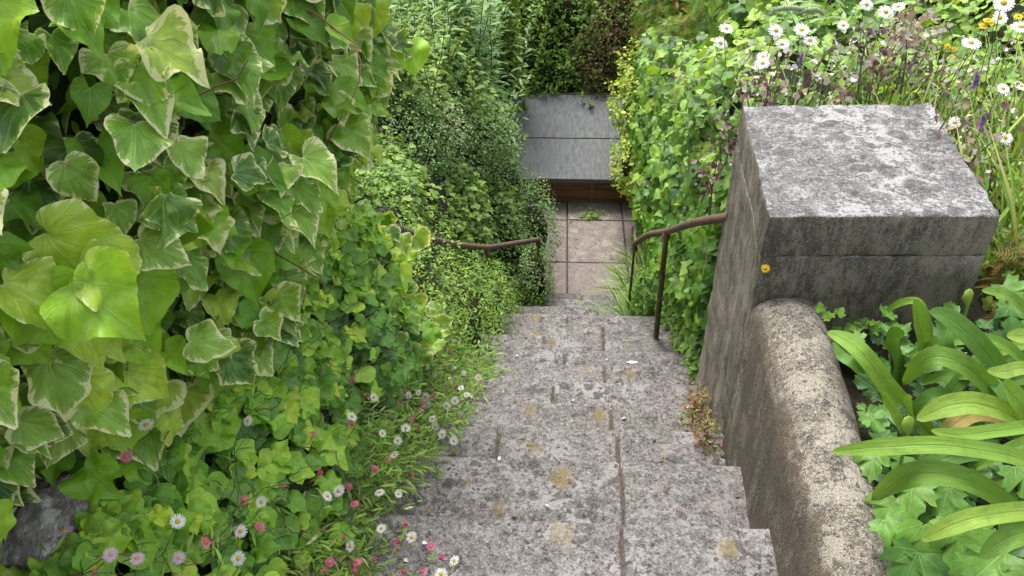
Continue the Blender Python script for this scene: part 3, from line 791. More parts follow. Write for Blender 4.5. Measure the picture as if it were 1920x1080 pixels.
f1 = Fol(T_HEART, BIG, gain=(2.1, 1.8, 1.1))
stems = Geo()
def scatter_ivy(n, off_lo, off_hi, size, pal_fn, srange=(0, cum[-1]), zr=(.42, 1.68)):
    s_ = rng.uniform(*srange, n); z = rng.uniform(*zr, n); off = rng.uniform(off_lo, off_hi, n)
    P, n_ = ivy_surf(s_, z, off)
    N = unit(n_ * rng.uniform(.25, .9, (n, 1)) + Z3 * rng.uniform(.6, 1.25, (n, 1)) + np.array([0, -.25, 0]) + rand3(n) * .3)
    tip = n_ * .75 + np.array([0, -.1, -.75]) + rand3(n) * .55
    sz = (size[0] + (size[1] - size[0]) * rng.random(n) ** 1.3) * np.interp(P[:, 1], [.5, 1.4], [.74, 1.0])
    k = clear_of_rock(P, 1.25); f1.add(P[k], N[k], tip[k], sz[k], pal_fn(P, n, off)[k])
    for i in rng.integers(0, n, n // 5):
        if k[i]:
            b = P[i] - n_[i] * rng.uniform(.05, .09) + rng.normal(0, .012, 3) - [0, 0, .01]
            stems.tube([b, (b + P[i]) / 2 + [0, 0, .008], P[i]], [.0016, .0012], 4, (.20, .09, .05) if rng.random() < .4 else (.18, .24, .07))
    return P, n_
def pal_main(P, n, off):
    v = nz(P, 2.6, 4) + rng.normal(0, .55, n)
    c = np.where(v > .75, rng.choice([6, 7, 10], n), np.where(v > .1, rng.choice([1, 2, 7, 5], n), rng.choice([0, 1, 3, 4], n)))
    var = (rng.random(n) < .42) & (P[:, 2] > .5); c = np.where(var, rng.choice([4, 5, 5, 9, 11], n), c)
    return c
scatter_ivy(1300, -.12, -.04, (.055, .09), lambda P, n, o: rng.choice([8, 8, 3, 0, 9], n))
scatter_ivy(1500, -.05, .04, (.055, .10), pal_main)
scatter_ivy(300, .03, .07, (.065, .11), pal_main)
# fine small-leaved shoots of the same ivy towards its far end
P, n_ = scatter_ivy(420, -.03, .05, (.045, .07), lambda P, n, o: rng.choice([0, 1, 1, 2, 3], n), (cum[4] - .1, cum[7]), (.2, .85))
P, n_ = scatter_ivy(420, -.13, -.03, (.045, .07), lambda P, n, o: rng.choice([0, 1, 3, 8, 2], n), (cum[5], cum[-1]), (-.35, .15))
P, n_ = scatter_ivy(330, .0, .08, (.055, .09), pal_main, (cum[3] + .05, cum[6]), (.30, .62))
# stray shoots hanging out over the fleabane
for (px, py, Y) in [(735, 470, 2.35), (740, 560, 2.2), (765, 600, 2.1), (790, 635, 2.0), (715, 640, 1.95), (690, 590, 2.0), (800, 590, 2.2), (720, 430, 2.3)]:
    c = np.array(ony(px, py, Y)); m = 7
    f1.add(c + rand3(m) * .045, unit(rand3(m) * .4 + [.3, -.5, .8]), rand3(m) + [.4, 0, -.8], rng.uniform(.055, .085, m), rng.choice([1, 5, 5, 4, 6, 9], m))
# light spray of leaves in the far top-left and far left corner
for (px, py, Y) in [(30, 60, 1.25), (150, 40, 1.35), (60, 130, 1.2), (180, 110, 1.4), (20, 540, .82), (120, 520, .9), (60, 640, .85), (600, 30, 1.95), (680, 30, 2.1), (520, 40, 1.9)]:
    c = np.array(ony(px, py, Y)); m = 8
    f1.add(c + rand3(m) * [.06, .05, .05], unit(rand3(m) * .35 + [.45, -.5, .8]), rand3(m) * .6 + [.3, -.1, -.8], rng.uniform(.075, .12, m), rng.choice([6, 7, 10, 5, 10], m))
for (px, py, Y) in [(110, 190, 1.18), (60, 210, 1.12), (150, 230, 1.22), (20, 240, 1.05)]:
    c = np.array(ony(px, py, Y)); m = 7
    f1.add(c + rand3(m) * .045, unit(rand3(m) * .3 + [.4, -.5, .8]), rand3(m) * .6 + [.3, -.1, -.8], rng.uniform(.065, .095, m), rng.choice([1, 2, 0, 5, 7], m))
# one big plain leaf and its neighbours, low on the left
for (px, py, Y, s_, c_, tx) in [(225, 640, .98, .10, 7, .6), (120, 720, .92, .12, 2, .5), (60, 440, .98, .10, 5, .5), (310, 350, 1.2, .105, 4, .4), (430, 400, 1.3, .105, 5, .5),
                                (600, 215, 1.9, .10, 5, .6), (525, 235, 1.75, .09, 5, .2), (290, 485, 1.1, .085, 9, .2), (530, 640, 1.45, .085, 4, .1), (430, 680, 1.25, .095, 5, .2)]:
    f1.add(np.array([ony(px, py - 40, Y)]), [(.35, -.55, .75)], [(tx * .6, -.1, -.8)], s_, c_, rng.integers(0, 10))
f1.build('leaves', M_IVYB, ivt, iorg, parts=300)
def wander(p, d, L, n=7, w=.25):
    pts = [np.array(p, float)]; d = unit(d)
    for _ in range(n):
        d = unit(d + rng.normal(0, w, 3)); pts.append(pts[-1] + d * L / n)
    return pts
for _ in range(150):
    s_ = rng.uniform(0, cum[-1], 1); z = rng.uniform(.35, 1.4, 1); p, n_ = ivy_surf(s_, z, np.array([rng.uniform(-.11, .0)]))
    c_ = (.10, .055, .03) if rng.random() < .5 else ((.22, .07, .04) if rng.random() < .5 else (.13, .17, .06))
    stems.tube(wander(p[0], [rng.normal(0, .6), rng.normal(0, 1), rng.normal(0, .5) + .2], rng.uniform(.12, .4)), [rng.uniform(.0015, .004), .001], 4, c_)
stems.build('twigs', M_STEM, ivt, iorg, True)

# ---- 2. plain green ivy over the low wall in front of it
gi = thing('green_ivy', 'plain green small-leaved ivy spilling over the low bank under the big ivy', 'ivy', (-.6, 1.1, 0))
gorg = (-.6, 1.1, 0)
GRN = [(.06, .165, .025), (.09, .22, .03), (.14, .30, .035), (.20, .36, .045), (.035, .10, .022), (.27, .40, .05)]
def low_surf(y, t_):
    lx = np.interp(y, [.3, 1.2, 2.4], [-.46, -.47, -.42]); z0 = np.interp(y, [.3, 1.22, 1.3, 1.6, 2.4], [.02, .02, -.12, -.25, -.65])
    topx = np.interp(y, [.3, .8, 1.2, 2.4], [-.95, -.86, -.74, -.60]); topz = np.interp(y, [.3, 1.1, 1.7, 2.4], [.52, .50, .42, .2])
    x = lx + (topx - lx) * t_ ** 1.15; z = z0 + (topz - z0) * np.sin(t_ * math.pi / 2) ** .9
    P = np.stack([x, y, z], -1)
    return P + np.stack([nz(P, 5, 1) * .03, nz(P, 5, 7) * .0, nz(P, 6, 2) * .035], -1)
n = 1850; y = rng.uniform(.25, 2.15, n); t_ = rng.random(n) ** .8 * .98 + .1
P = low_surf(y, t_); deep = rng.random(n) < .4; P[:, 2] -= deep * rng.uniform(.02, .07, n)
rockm = ~clear_of_rock(P, 1.1)
f2 = Fol(T_IVYF, GRN, gain=(1.75, 1.6, 1.0))
N = unit(np.array([.55, -.25, 1.0]) + rand3(n) * .3); tip = np.array([.7, -.4, -.5]) + rand3(n) * .6
v = nz(P, 4.5, 6) + rng.normal(0, .5, n)
cc = np.where(deep, rng.choice([4, 0, 4], n), np.where(v > .6, rng.choice([3, 5, 2], n), np.where(v > -.1, rng.choice([2, 1, 3], n), rng.choice([0, 1], n))))  # sunken leaves take darker greens, painting shade into the gaps
k_ = ~rockm
f2.add(P[k_], N[k_], tip[k_], rng.uniform(.038, .068, n)[k_], cc[k_])
f2.build('leaves', M_IVYB, gi, gorg, parts=300)
yy_, tt_ = np.meshgrid(np.linspace(.2, 2.05, 40), np.linspace(0, 1.1, 16)); G = low_surf(yy_, np.clip(tt_, 0, 1.1)) - np.array([0, 0, .075])
F = [(j * 40 + i, j * 40 + i + 1, (j + 1) * 40 + i + 1, (j + 1) * 40 + i) for j in range(15) for i in range(39)]
link('inner_shade_filler', raw_mesh('inner_shade_filler', G.reshape(-1, 3) - np.array(gorg), np.array(F)), M_INNER, gi)
gst = Geo()
for _ in range(160):
    p = low_surf(np.array([rng.uniform(.4, 1.9)]), np.array([rng.uniform(.1, .9)]))[0]
    gst.tube(wander(p - [0, 0, .02], [rng.normal(0, 1), rng.normal(0, 1), .2], rng.uniform(.06, .2)), .0013, 3, (.14, .17, .06) if rng.random() < .6 else (.16, .08, .05))
gst.build('stems', M_STEM, gi, gorg, True)

# ---- rock at the lower left corner
def boulder(name, c, r, mat, label, cat, seed):
    bm = bmesh.new(); bmesh.ops.create_icosphere(bm, subdivisions=5, radius=1)
    co = np.array([v.co[:] for v in bm.verts])
    d = 1 + .16 * nz(co, 1.6, seed) + .10 * nz(co, 4.5, seed + 1) + .03 * nz(co, 16, seed + 4) + .06 * np.round(nz(co, 9 * np.array([1, .4, 1]), seed + 2) * 2) / 2
    for v, q, dd in zip(bm.verts, co, d): v.co = Vector((q[0] * r[0] * dd, q[1] * r[1] * dd, q[2] * r[2] * dd))
    me = bpy.data.meshes.new(name); bm.to_mesh(me); bm.free()
    me.polygons.foreach_set('use_smooth', np.ones(len(me.polygons), dtype=bool))
    o = link(name, me, mat); o.location = c; return tag(o, label, cat)
boulder('lichened_rock', (ROCK[0] - .01, ROCK[1] + .0, ROCK[2] - .03), (.10, .10, .07), M_ROCK, 'brown rock with flaking pale lichen showing under the ivy', 'rock', 3)
boulder('grey_rock', (ROCK2[0] - .01, ROCK2[1], ROCK2[2] - .04), (.06, .07, .06), M_ROCK, 'small grey stone at the lower corner beneath the ivy', 'rock', 8)

# ------------------------------------------------------------------ generic builders
def blob_points(blobs, n, rlo=.62, rhi=1.05, seed=0, lump=.2, back=-.25):
    vol = np.array([(b[3] * b[4] + b[4] * b[5] + b[3] * b[5]) for b in blobs]); cnt = (n * vol / vol.sum()).astype(int)
    PP, UU = [], []
    for b, m in zip(blobs, cnt):
        u = unit(rand3(int(m * 2.2))); c = np.array(b[:3]); tc = unit(np.array(CAM) - c)
        keep = (u @ tc > back) & (u[:, 2] > -.55); u = u[keep][:m]
        r = rlo + (rhi - rlo) * rng.random(len(u)) ** .6
        r = r * (1 + lump * nz(u * 2.2 + c, 1.0, seed) + lump * .5 * nz(u * 5 + c, 1.0, seed + 1))
        PP.append(c + u * r[:, None] * np.array(b[3:6])); UU.append(u)
    return np.concatenate(PP), np.concatenate(UU)
def core(blobs, parent, org, k=.60, seed=0):
    bm = bmesh.new()
    for b in blobs:
        r = bmesh.ops.create_icosphere(bm, subdivisions=3, radius=1)
        co = np.array([v.co[:] for v in r['verts']]); d = k * (1 + .22 * nz(co * 2.2 + np.array(b[:3]), 1.0, seed))
        for v, q, dd in zip(r['verts'], co, d): v.co = Vector([b[i] - org[i] + q[i] * b[3 + i] * dd for i in range(3)])
    me = bpy.data.meshes.new('inner_shade_filler'); bm.to_mesh(me); bm.free(); me.polygons.foreach_set('use_smooth', np.ones(len(me.polygons), dtype=bool))
    return link('inner_shade_filler', me, M_INNER, parent)
def bush(name, label, cat, blobs, n, templates, palette, size, mat=None, parts=0, seed=0, twigs=40, twig_col=(.09, .07, .04), lump=.2, up=.8,
         outer=None, tipdir=(0, 0, -.2), rnd=.5, with_core=True, group=None, rlo=.62, part_name='leaf'):
    b0 = blobs[0]; org = (b0[0], b0[1], float(ground_h(b0[0], b0[1])))
    t = thing(name, label, cat, org, group)
    if with_core: core(blobs, t, org, .56, seed)
    P, U = blob_points(blobs, n, rlo, 1.06, seed, lump)
    m = len(P); N = unit(U * .6 + Z3 * up + rand3(m) * rnd); tip = U * .6 + rand3(m) * .8 + np.array(tipdir)
    f = Fol(templates, palette); v = nz(P, 3.0 / max(.25, b0[3]) * .6, seed) + rng.normal(0, .45, m)
    q = np.clip(((v + 1.1) / 2.2 * len(palette)).astype(int), 0, len(palette) - 1)
    f.add(P, N, tip, size[0] + (size[1] - size[0]) * rng.random(m) ** 1.2, q)
    f.build('leaves', mat or M_PLAIN, t, org, parts=parts, part_name=part_name)
    g_ = Geo()
    idx = rng.integers(0, m, twigs)
    for i in idx:
        d = U[i] + Z3 * .3; g_.tube(wander(P[i] - unit(d) * .1, d, rng.uniform(.12, .3) * max(.5, b0[3]), 5, .2), [.003, .001], 3, twig_col)
    g_.build('twigs', M_STEM, t, org, True)
    return t

GREYG = [(.07, .15, .06), (.11, .22, .10), (.16, .29, .15), (.21, .34, .20), (.14, .27, .09)]
DARKG = [(.035, .09, .02), (.055, .13, .03), (.085, .18, .04), (.12, .24, .05), (.17, .30, .07)]
MIDG = [(.05, .11, .025), (.08, .17, .035), (.11, .22, .045), (.16, .28, .055), (.21, .33, .07)]
LIME = [(.10, .20, .02), (.16, .28, .03), (.24, .37, .04), (.33, .44, .06), (.38, .45, .10)]
RUSTY = [(.11, .055, .035), (.07, .10, .03), (.14, .085, .055), (.08, .13, .04), (.19, .13, .09), (.09, .15, .04)]

# ---- 3. upright grey-green shrub with willow-like leaves
def stalk_shrub(name, label, bases, height, leaf, palette, spread=.25, pair=.05, mat=None, parts=0, templates=T_LANCE, stem_col=(.13, .17, .09), lean=(0, 0), cat='shrub', droop_tip=.35, group=None):
    b0 = bases[0]; org = (b0[0], b0[1], b0[2]); t = thing(name, label, cat, org, group)
    f = Fol(templates, palette); g_ = Geo()
    for (bx_, by_, bz_) in bases:
        H = height * rng.uniform(.75, 1.12); d = np.array([rng.normal(lean[0], spread), rng.normal(lean[1], spread), 1.0]); n_ = 9
        pts = [np.array([bx_, by_, bz_])]; dd = unit(d)
        for _ in range(n_):
            dd = unit(dd + rng.normal(0, .06, 3) + np.array([0, 0, .02])); pts.append(pts[-1] + dd * H / n_)
        if len(bases) <= 10:
            g1 = Geo(); g1.tube(pts, [.006, .002], 4, stem_col); g1.build('stem', M_STEM, t, org)
        else: g_.tube(pts, [.006, .002], 4, stem_col)
        pts = np.array(pts); L = H; k = int(L / pair)
        for i in range(int(k * .15), k):
            s_ = i / k; p = np.array([np.interp(s_, np.linspace(0, 1, n_ + 1), pts[:, a]) for a in range(3)])
            a0 = (i % 2) * math.pi / 2 + rng.normal(0, .5); nl = 3 if s_ > .9 else 2
            for q in range(nl):
                a = a0 + q * 2 * math.pi / nl; o = np.array([math.cos(a), math.sin(a), 0])
                tip = o + Z3 * (.15 + .9 * max(0, s_ - .75) * 2.2); N = Z3 * 1.0 - o * (.2 + .5 * s_) + rng.normal(0, .2, 3)
                sz = leaf * (1.05 - .55 * s_ ** 3) * rng.uniform(.7, 1.15)
                f.add(p[None], [N], [tip], sz, int(np.clip(len(palette) * (s_ * .6 + rng.random() * .5), 0, len(palette) - 1)))
    f.build('leaves', mat or M_LEAF, t, org, parts=parts); g_.build('stems', M_STEM, t, org, True); return t

def ring_bases(cx, cy, rx, ry, n, dz=0):
    out = []
    for _ in range(n):
        a = rng.uniform(0, 6.283); r = rng.random() ** .5; x = cx + rx * r * math.cos(a); y = cy + ry * r * math.sin(a)
        out.append((x, y, float(ground_h(x, y)) + dz))
    return out
# positions found from the photograph: x,y then ground is known
bush('leafy_shrub', 'dark small-leaved shrub filling the bank beneath the grey willow-leaved stems', 'shrub',
     [(-.95, 5.6, -1.05, .55, .6, .65), (-1.35, 5.0, -.7, .6, .6, .6), (-.72, 6.2, -1.5, .38, .5, .55), (-1.5, 6.4, -.7, .7, .6, .7)], 7500, T_OVAL, DARKG, (.03, .06), M_LEAF, 200, 21, 60)
stalk_shrub('willow_leaved_shrub', 'tall grey-green shrub with narrow willow-like leaves on upright stems left of the box',
            ring_bases(-.95, 6.1, .46, .35, 44, .35) + ring_bases(-1.25, 5.4, .45, .4, 30, .3), 1.15, .13, GREYG, .18, .045, parts=250)
stalk_shrub('willow_leaved_shrub', 'shorter grey willow-leaved shrub leaning onto the roof edge of the box',
            ring_bases(-.66, 6.7, .24, .22, 24, .2), .95, .10, GREYG, .20, .04, parts=120, lean=(.05, 0))
stalk_shrub('willow_leaved_shrub', 'outermost grey willow-leaved shrub rising right behind the variegated ivy',
            ring_bases(-1.35, 4.5, .35, .4, 26, .25), .85, .11, GREYG, .2, .045, parts=120)
stalk_shrub('arching_shrub', 'loose arching green stems hanging behind the left half of the roof', ring_bases(-.15, 8.15, .55, .15, 30, .1), 1.15, .06, DARKG[2:] + MIDG[1:4], .34, .035, mat=M_PLAIN, templates=T_OVAL, stem_col=(.16, .13, .08), lean=(0, -.12))
stalk_shrub('arching_shrub', 'dry brown arching stems with withered leaves behind the right of the roof', ring_bases(.55, 8.0, .35, .12, 26, .1), .95, .045, RUSTY, .38, .035, mat=M_PLAIN, templates=T_OVAL + T_NARROW, stem_col=(.22, .14, .09), lean=(0, -.12))
stalk_shrub('arching_shrub', 'fresh green arching stems between the left bank shrubs and the roof corner', ring_bases(-.75, 7.7, .4, .3, 30, .1), 1.2, .065, MIDG + LIME[:1], .3, .035, mat=M_PLAIN, templates=T_OVAL, stem_col=(.14, .15, .07), lean=(0, -.08))
stalk_shrub('leafy_shrub', 'bright green leafy stems rising through the grey willow-leaved shrub', ring_bases(-1.0, 5.2, .5, .6, 34, .25), .85, .06, MIDG[1:] + LIME[:2], .3, .04, mat=M_LEAF, templates=T_OVAL, stem_col=(.14, .15, .07))
# rounded light leaves high on the left, behind
bush('round_leaved_bush', 'light green bush with big round leaves at the top behind the willow-leaved stems', 'bush',
     [(-1.5, 7.4, -.25, .6, .4, .5), (-.9, 7.8, -.45, .5, .4, .5), (-2.2, 7.0, .0, .7, .6, .6)], 1800, T_ROUND, [MIDG[2], MIDG[3], LIME[1], LIME[2], MIDG[1]], (.07, .11), M_IVYB, 150, 22, 20)
# bramble / whitish seeded plants near the far end of the left rail
bush('bramble', 'bramble with serrated leaflets between the willow-leaved shrub and the left handrail', 'bramble',
     [(-.78, 4.6, -1.22, .34, .5, .36), (-1.08, 4.0, -.75, .34, .45, .33), (-.48, 5.15, -1.7, .26, .35, .38), (-.95, 3.6, -.62, .24, .35, .28)], 6000, T_OVAL, [DARKG[1], DARKG[2], MIDG[1], MIDG[2], MIDG[3], LIME[0]], (.03, .055), M_LEAF, 250, 23, 50, twig_col=(.14, .10, .06))
bush('wispy_bush', 'wispy dark bush of tiny leaves and whitish tips around the end of the left handrail', 'bush',
     [(-.20, 5.25, -1.78, .22, .32, .46), (-.44, 5.75, -1.7, .24, .3, .42), (-.38, 4.95, -1.75, .22, .25, .34), (-.15, 4.72, -1.85, .13, .2, .36)], 9000, T_SMALL, [DARKG[0], DARKG[1], DARKG[2], GREYG[1], (.22, .30, .19)], (.011, .022), M_PLAIN, 0, 24, 130, twig_col=(.22, .22, .15))
bush('wispy_bush', 'pale seeded bush with grey-white dusty tips in the middle of the left bank', 'bush',
     [(-.95, 4.7, -.72, .34, .4, .36), (-.66, 5.3, -1.05, .34, .3, .36)], 7000, T_SMALL, [DARKG[1], GREYG[0], GREYG[2], (.18, .25, .17), (.25, .31, .24)], (.012, .026), M_PLAIN, 0, 25, 120, twig_col=(.20, .20, .14), with_core=False)
# ---- 4. bright fine-leaved mass below the left handrail
bush('fine_leaved_clump', 'bright green feathery clump under and around the sagging left handrail', 'plant',
     [(-.50, 3.15, -.98, .22, .45, .34), (-.44, 3.75, -1.38, .21, .45, .34), (-.40, 4.25, -1.72, .18, .35, .30), (-.62, 2.7, -.68, .22, .35, .30), (-.92, 3.3, -.66, .26, .5, .34), (-.80, 3.9, -1.05, .22, .4, .30), (-.57, 2.55, -.42, .18, .32, .32), (-.76, 2.75, -.46, .16, .25, .24), (-.54, 2.3, -.42, .14, .24, .24)],
     24000, T_SMALL + T_NARROW, [MIDG[0], MIDG[1], MIDG[2], MIDG[3], LIME[1]], (.012, .026), M_PLAIN, 0, 26, 200, twig_col=(.12, .18, .06), lump=.28)
bush('fine_leaved_clump', 'low feathery green clump hugging the step edge above the bottom landing', 'plant',
     [(-.23, 4.7, -2.02, .15, .32, .25), (-.17, 5.15, -2.2, .14, .2, .22)], 6000, T_SMALL + T_NARROW, [DARKG[2], MIDG[0], MIDG[1], MIDG[2], MIDG[3]], (.010, .022), M_PLAIN, 0, 27, 60, twig_col=(.14, .18, .07), lump=.3)

# ---- 5. background beyond the box
bush('hedge_bush', 'dark green bush with tiny leaves directly behind the felt roof', 'bush',
     [(-.1, 8.5, -1.25, .55, .5, .75), (.45, 8.6, -1.35, .5, .45, .70), (-.55, 8.9, -.9, .6, .5, .8), (-.1, 8.02, -1.72, .5, .26, .34), (1.0, 8.1, -1.6, .4, .3, .4)], 14000, T_SMALL + T_OVAL[:2], DARKG[1:] + MIDG[1:4], (.025, .055), M_PLAIN, 0, 31, 160, lump=.4)
bush('russet_bush', 'reddish brown withering bush behind the right half of the felt roof', 'bush',
     [(.55, 8.25, -1.30, .36, .3, .42), (.75, 8.6, -.85, .34, .3, .55), (.35, 8.15, -1.45, .3, .25, .32), (.5, 8.0, -1.72, .34, .22, .30)], 10000, T_SMALL + T_NARROW, RUSTY, (.02, .045), M_PLAIN, 0, 32, 260, lump=.4, twig_col=(.24, .13, .09))
bush('background_bush', 'mid green bush in the centre at the very back of the garden', 'bush',
     [(.2, 9.7, -.75, .8, .6, .9), (-.8, 9.8, -.6, .8, .6, .9), (1.3, 9.6, -.6, .8, .6, .9)], 9000, T_OVAL, MIDG[:3] + DARKG[1:3], (.03, .06), M_LEAF, 100, 33, 60)
bush('background_bush', 'broad dark bush closing the view at the far right back corner', 'bush',
     [(2.6, 9.0, -.3, 1.1, .7, .9), (3.9, 8.4, 0, 1.1, .8, .9), (5.2, 8, .1, 1.1, .8, .9)], 5000, T_OVAL, DARKG[:4], (.05, .09), M_LEAF, 0, 34, 30)
bush('background_bush', 'broad mid green bush behind the round leaves at the far back left', 'bush',
     [(-2.4, 9.0, -.2, 1.1, .7, .9), (-3.7, 8.2, .1, 1.1, .8, .9), (-3.2, 6.0, .2, .9, .9, .7), (-2.6, 4.6, .1, .8, .8, .6), (-2.4, 3.2, .3, .7, .7, .5)], 6000, T_OVAL, DARKG[:4] + MIDG[:2], (.05, .09), M_LEAF, 0, 35, 30)
bush('dry_fern_bush', 'yellow-green and rust tinged ferny bush right of the roof above the ivy', 'bush',
     [(1.15, 7.5, -.75, .42, .45, .50), (1.55, 6.6, -.55, .48, .45, .48), (1.05, 6.7, -.95, .3, .4, .40), (2.0, 6.8, -.4, .5, .5, .5), (1.5, 8.0, -.5, .5, .4, .6)],
     7500, T_FERN, [DARKG[2], MIDG[1], MIDG[2], LIME[0], (.15, .16, .04), (.15, .11, .045)], (.07, .15), M_PLAIN, 0, 36, 90, twig_col=(.20, .13, .07), up=.4)
bush('lime_bush', 'yellow-green small-leaved bush overhanging the right edge of the felt roof', 'bush',
     [(.72, 6.85, -1.42, .26, .42, .33), (.66, 6.3, -1.72, .20, .34, .30), (.82, 7.3, -1.25, .26, .3, .30)], 3300, T_OVAL, LIME, (.022, .045), M_LEAF, 80, 37, 50, twig_col=(.18, .20, .07))

# ---- 6. ivy curtain down the right retaining wall
ri = thing('wall_ivy', 'fresh green ivy curtain covering the retaining wall right of the steps', 'ivy', (.75, 4.2, -2))
rorg = (.75, 4.2, -2)
n = 6200; y = rng.uniform(2.45, 6.9, n)
ztop = np.interp(y, [2.4, 3.6, 7.5], [.28, .10, -.95]); zbot = np.array([stepz(q) for q in y]) + .02
u_ = rng.random(n) ** .85
z = zbot + (ztop - zbot) * u_
xw = np.interp(y, [2.4, 3.1, 7], [.74, .78, .82])
bul = .10 + .055 * np.sin(u_ * math.pi) + .05 * nz(np.stack([y, z, z * 0], -1), 3.3, 3) + .03 * nz(np.stack([y, z, z * 0], -1), 8, 5)
bul = bul * smooth(2.35, 2.75, y) * np.clip(.25 + u_ * 2.2, 0, 1)
deep = rng.random(n)
x = xw - bul + deep ** 2 * .09
top = u_ > .93; x = np.where(top, xw - bul + rng.random(n) * .75, x); z = np.where(top, np.interp(y, [2.4, 3.6, 7.5], [.26, .08, -.97]) + rng.uniform(-.03, .10, n), z)
P = np.stack([x, y, z], -1)
f6 = Fol(T_IVY, [(.045, .14, .025), (.07, .20, .03), (.11, .27, .035), (.16, .33, .045), (.025, .08, .02), (.22, .38, .06)], gain=(1.55, 1.35, 1.0))
N = unit(np.array([-.75, -.45, .75]) + rand3(n) * .33); N[top] = unit(np.array([-.1, -.3, 1.0]) + rand3(int(top.sum())) * .3)
tip = np.array([-.35, -.2, -1.0]) + rand3(n) * .45
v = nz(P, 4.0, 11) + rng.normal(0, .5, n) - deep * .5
cc = np.where(deep > .75, rng.choice([4, 0], n), np.where(v > .45, rng.choice([3, 5, 2], n), np.where(v > -.45, rng.choice([1, 2, 2, 3], n), rng.choice([0, 1, 4], n))))  # set-back leaves coloured darker: shading of the curtain painted into the leaf tint
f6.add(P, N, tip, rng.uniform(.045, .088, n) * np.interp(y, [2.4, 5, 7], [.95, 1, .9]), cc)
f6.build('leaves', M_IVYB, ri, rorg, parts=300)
g6 = Geo()
for i in rng.integers(0, n, 120):
    g6.tube(wander(P[i], [-.3, rng.normal(0, .6), -.6], rng.uniform(.1, .3)), .0014, 3, (.16, .10, .06))
g6.build('stems', M_STEM, ri, rorg, True)
# long grass and small leaves at its foot
def grass_tuft(name, label, c, n, h, spread, palette, lean=(0, 0, 1), cat='grass tuft', rr=.05, kind=None):
    t = thing(name, label, cat, c); f = Fol(T_BLADE, palette)
    P = np.array(c) + rand3(n) * np.array([rr, rr, .004]); a = rng.uniform(0, 6.283, n)
    o = np.stack([np.cos(a), np.sin(a), a * 0], -1); tip = o * spread * rng.random((n, 1)) + np.array(lean)
    f.add(P, o * -.3 + rand3(n) * .3 + Z3 * .6 - np.array([0, .4, 0]), tip, h * rng.uniform(.5, 1.1, n)); f.build('blades', M_PLAIN, t, c); return t
for (px, py, z_, h) in [(1185, 520, LAND_Z, .42), (1205, 545, LAND_Z + .0, .36), (1175, 470, LAND_Z, .3)]:
    c = onz(px + 25, py + 20, z_); lab = {1185: 'arching grass tuft on the landing under the far end of the right rail', 1205: 'grass tuft beside the lowest step at the foot of the wall ivy', 1175: 'smaller grass tuft further along the landing beside the ivy'}[px]
    grass_tuft('grass_tuft', lab, tuple(c), 60, h, 1.1, MIDG[1:], (-.3, -.1, .8))
grass_tuft('grass_tuft', 'grass tuft standing on the step in front of the far rail post', (.57, 4.12, -1.80), 90, .40, .8, DARKG[2:] + MIDG[:2], (-.15, .1, .9))
grass_tuft('grass_tuft', 'dark grass tuft at the post where the right rail curls down', tuple(onz(1215, 560, -1.9)), 70, .36, 1.0, DARKG[2:] + MIDG[:2], (-.35, -.1, .9))
bush('edging_fern', 'small dark ferny growth between the green post and the ivy foot', 'plant',
     [(.74, 3.9, -1.45, .10, .35, .16), (.72, 3.3, -1.12, .09, .35, .16), (.68, 2.85, -.85, .07, .25, .14), (.70, 4.6, -1.85, .1, .3, .16), (.60, 4.22, -1.62, .09, .12, .22), (.56, 4.45, -1.85, .08, .1, .2)], 5200, T_FERN + T_SMALL, [DARKG[1], DARKG[2], MIDG[1], MIDG[2], LIME[0]], (.02, .05), M_PLAIN, 0, 41, 40, with_core=False)

# ------------------------------------------------------------------ flowers
def petal_mesh(n, r_in, r_out, w, cup, seed, droop=0.0):
    """ring of separate narrow petals"""
    V, T, C = [], [], []; rr = random.Random(seed)
    for i in range(n):
        a = 2 * math.pi * i / n + rr.uniform(-.06, .06); ro = r_out * rr.uniform(.88, 1.04); k = len(V); dz = rr.uniform(-.08, .08) * r_out
        ca, sa = math.cos(a), math.sin(a)
        for (r, u, z) in ((r_in, -w * .5, 0), (r_in, w * .5, 0), ((r_in + ro) * .5, -w, cup * .6), ((r_in + ro) * .5, w, cup * .6), (ro * .93, -w * .75, cup - droop), (ro * .93, w * .75, cup - droop), (ro, 0, cup * .9 - droop)):
            V.append((ca * r - sa * u, sa * r + ca * u, z + dz * r / ro))
        T += [(k, k + 1, k + 3), (k, k + 3, k + 2), (k + 2, k + 3, k + 5), (k + 2, k + 5, k + 4), (k + 4, k + 5, k + 6)]
    return np.array(V, float), np.array(T)
def dome_mesh(r, h, seed=0):
    V = [(0, 0, h)]; T = []; n = 10
    for q, (rr_, zz) in enumerate(((.5, .85), (.85, .5), (1.0, 0), (.7, -.4))):
        for i in range(n):
            a = 2 * math.pi * i / n; V.append((rr_ * r * math.cos(a), rr_ * r * math.sin(a), h * zz))
    for i in range(n):
        T.append((0, 1 + i, 1 + (i + 1) % n))
        for q in range(3):
            a, b = 1 + q * n, 1 + (q + 1) * n
            T += [(a + i, b + i, b + (i + 1) % n), (a + i, b + (i + 1) % n, a + (i + 1) % n)]
    return np.array(V, float), np.array(T)
def cmesh(name, VT, col, mat):
    V, T = VT; me = raw_mesh(name, V, T, np.tile([*col, 1.0], (len(V), 1))); me.materials.append(mat); return me
def flower_set(prefix, n, r, col, dcol, dr, dh, w, cup, droop=0):
    out = []
    for s_ in range(4):
        out.append((cmesh('petals', petal_mesh(n, dr * .8, r, w, cup * (s_ - 1) * .6, s_, droop), col, M_PETAL), cmesh('disc', dome_mesh(dr, dh), dcol, M_PETAL)))
    return out
FL_WHITE = flower_set('w', 26, .0135, (.78, .77, .76), (.60, .42, .04), .0045, .003, .0009, .001)
FL_LILAC = flower_set('l', 28, .018, (.62, .42, .62), (.55, .38, .04), .0052, .003, .0011, .001)
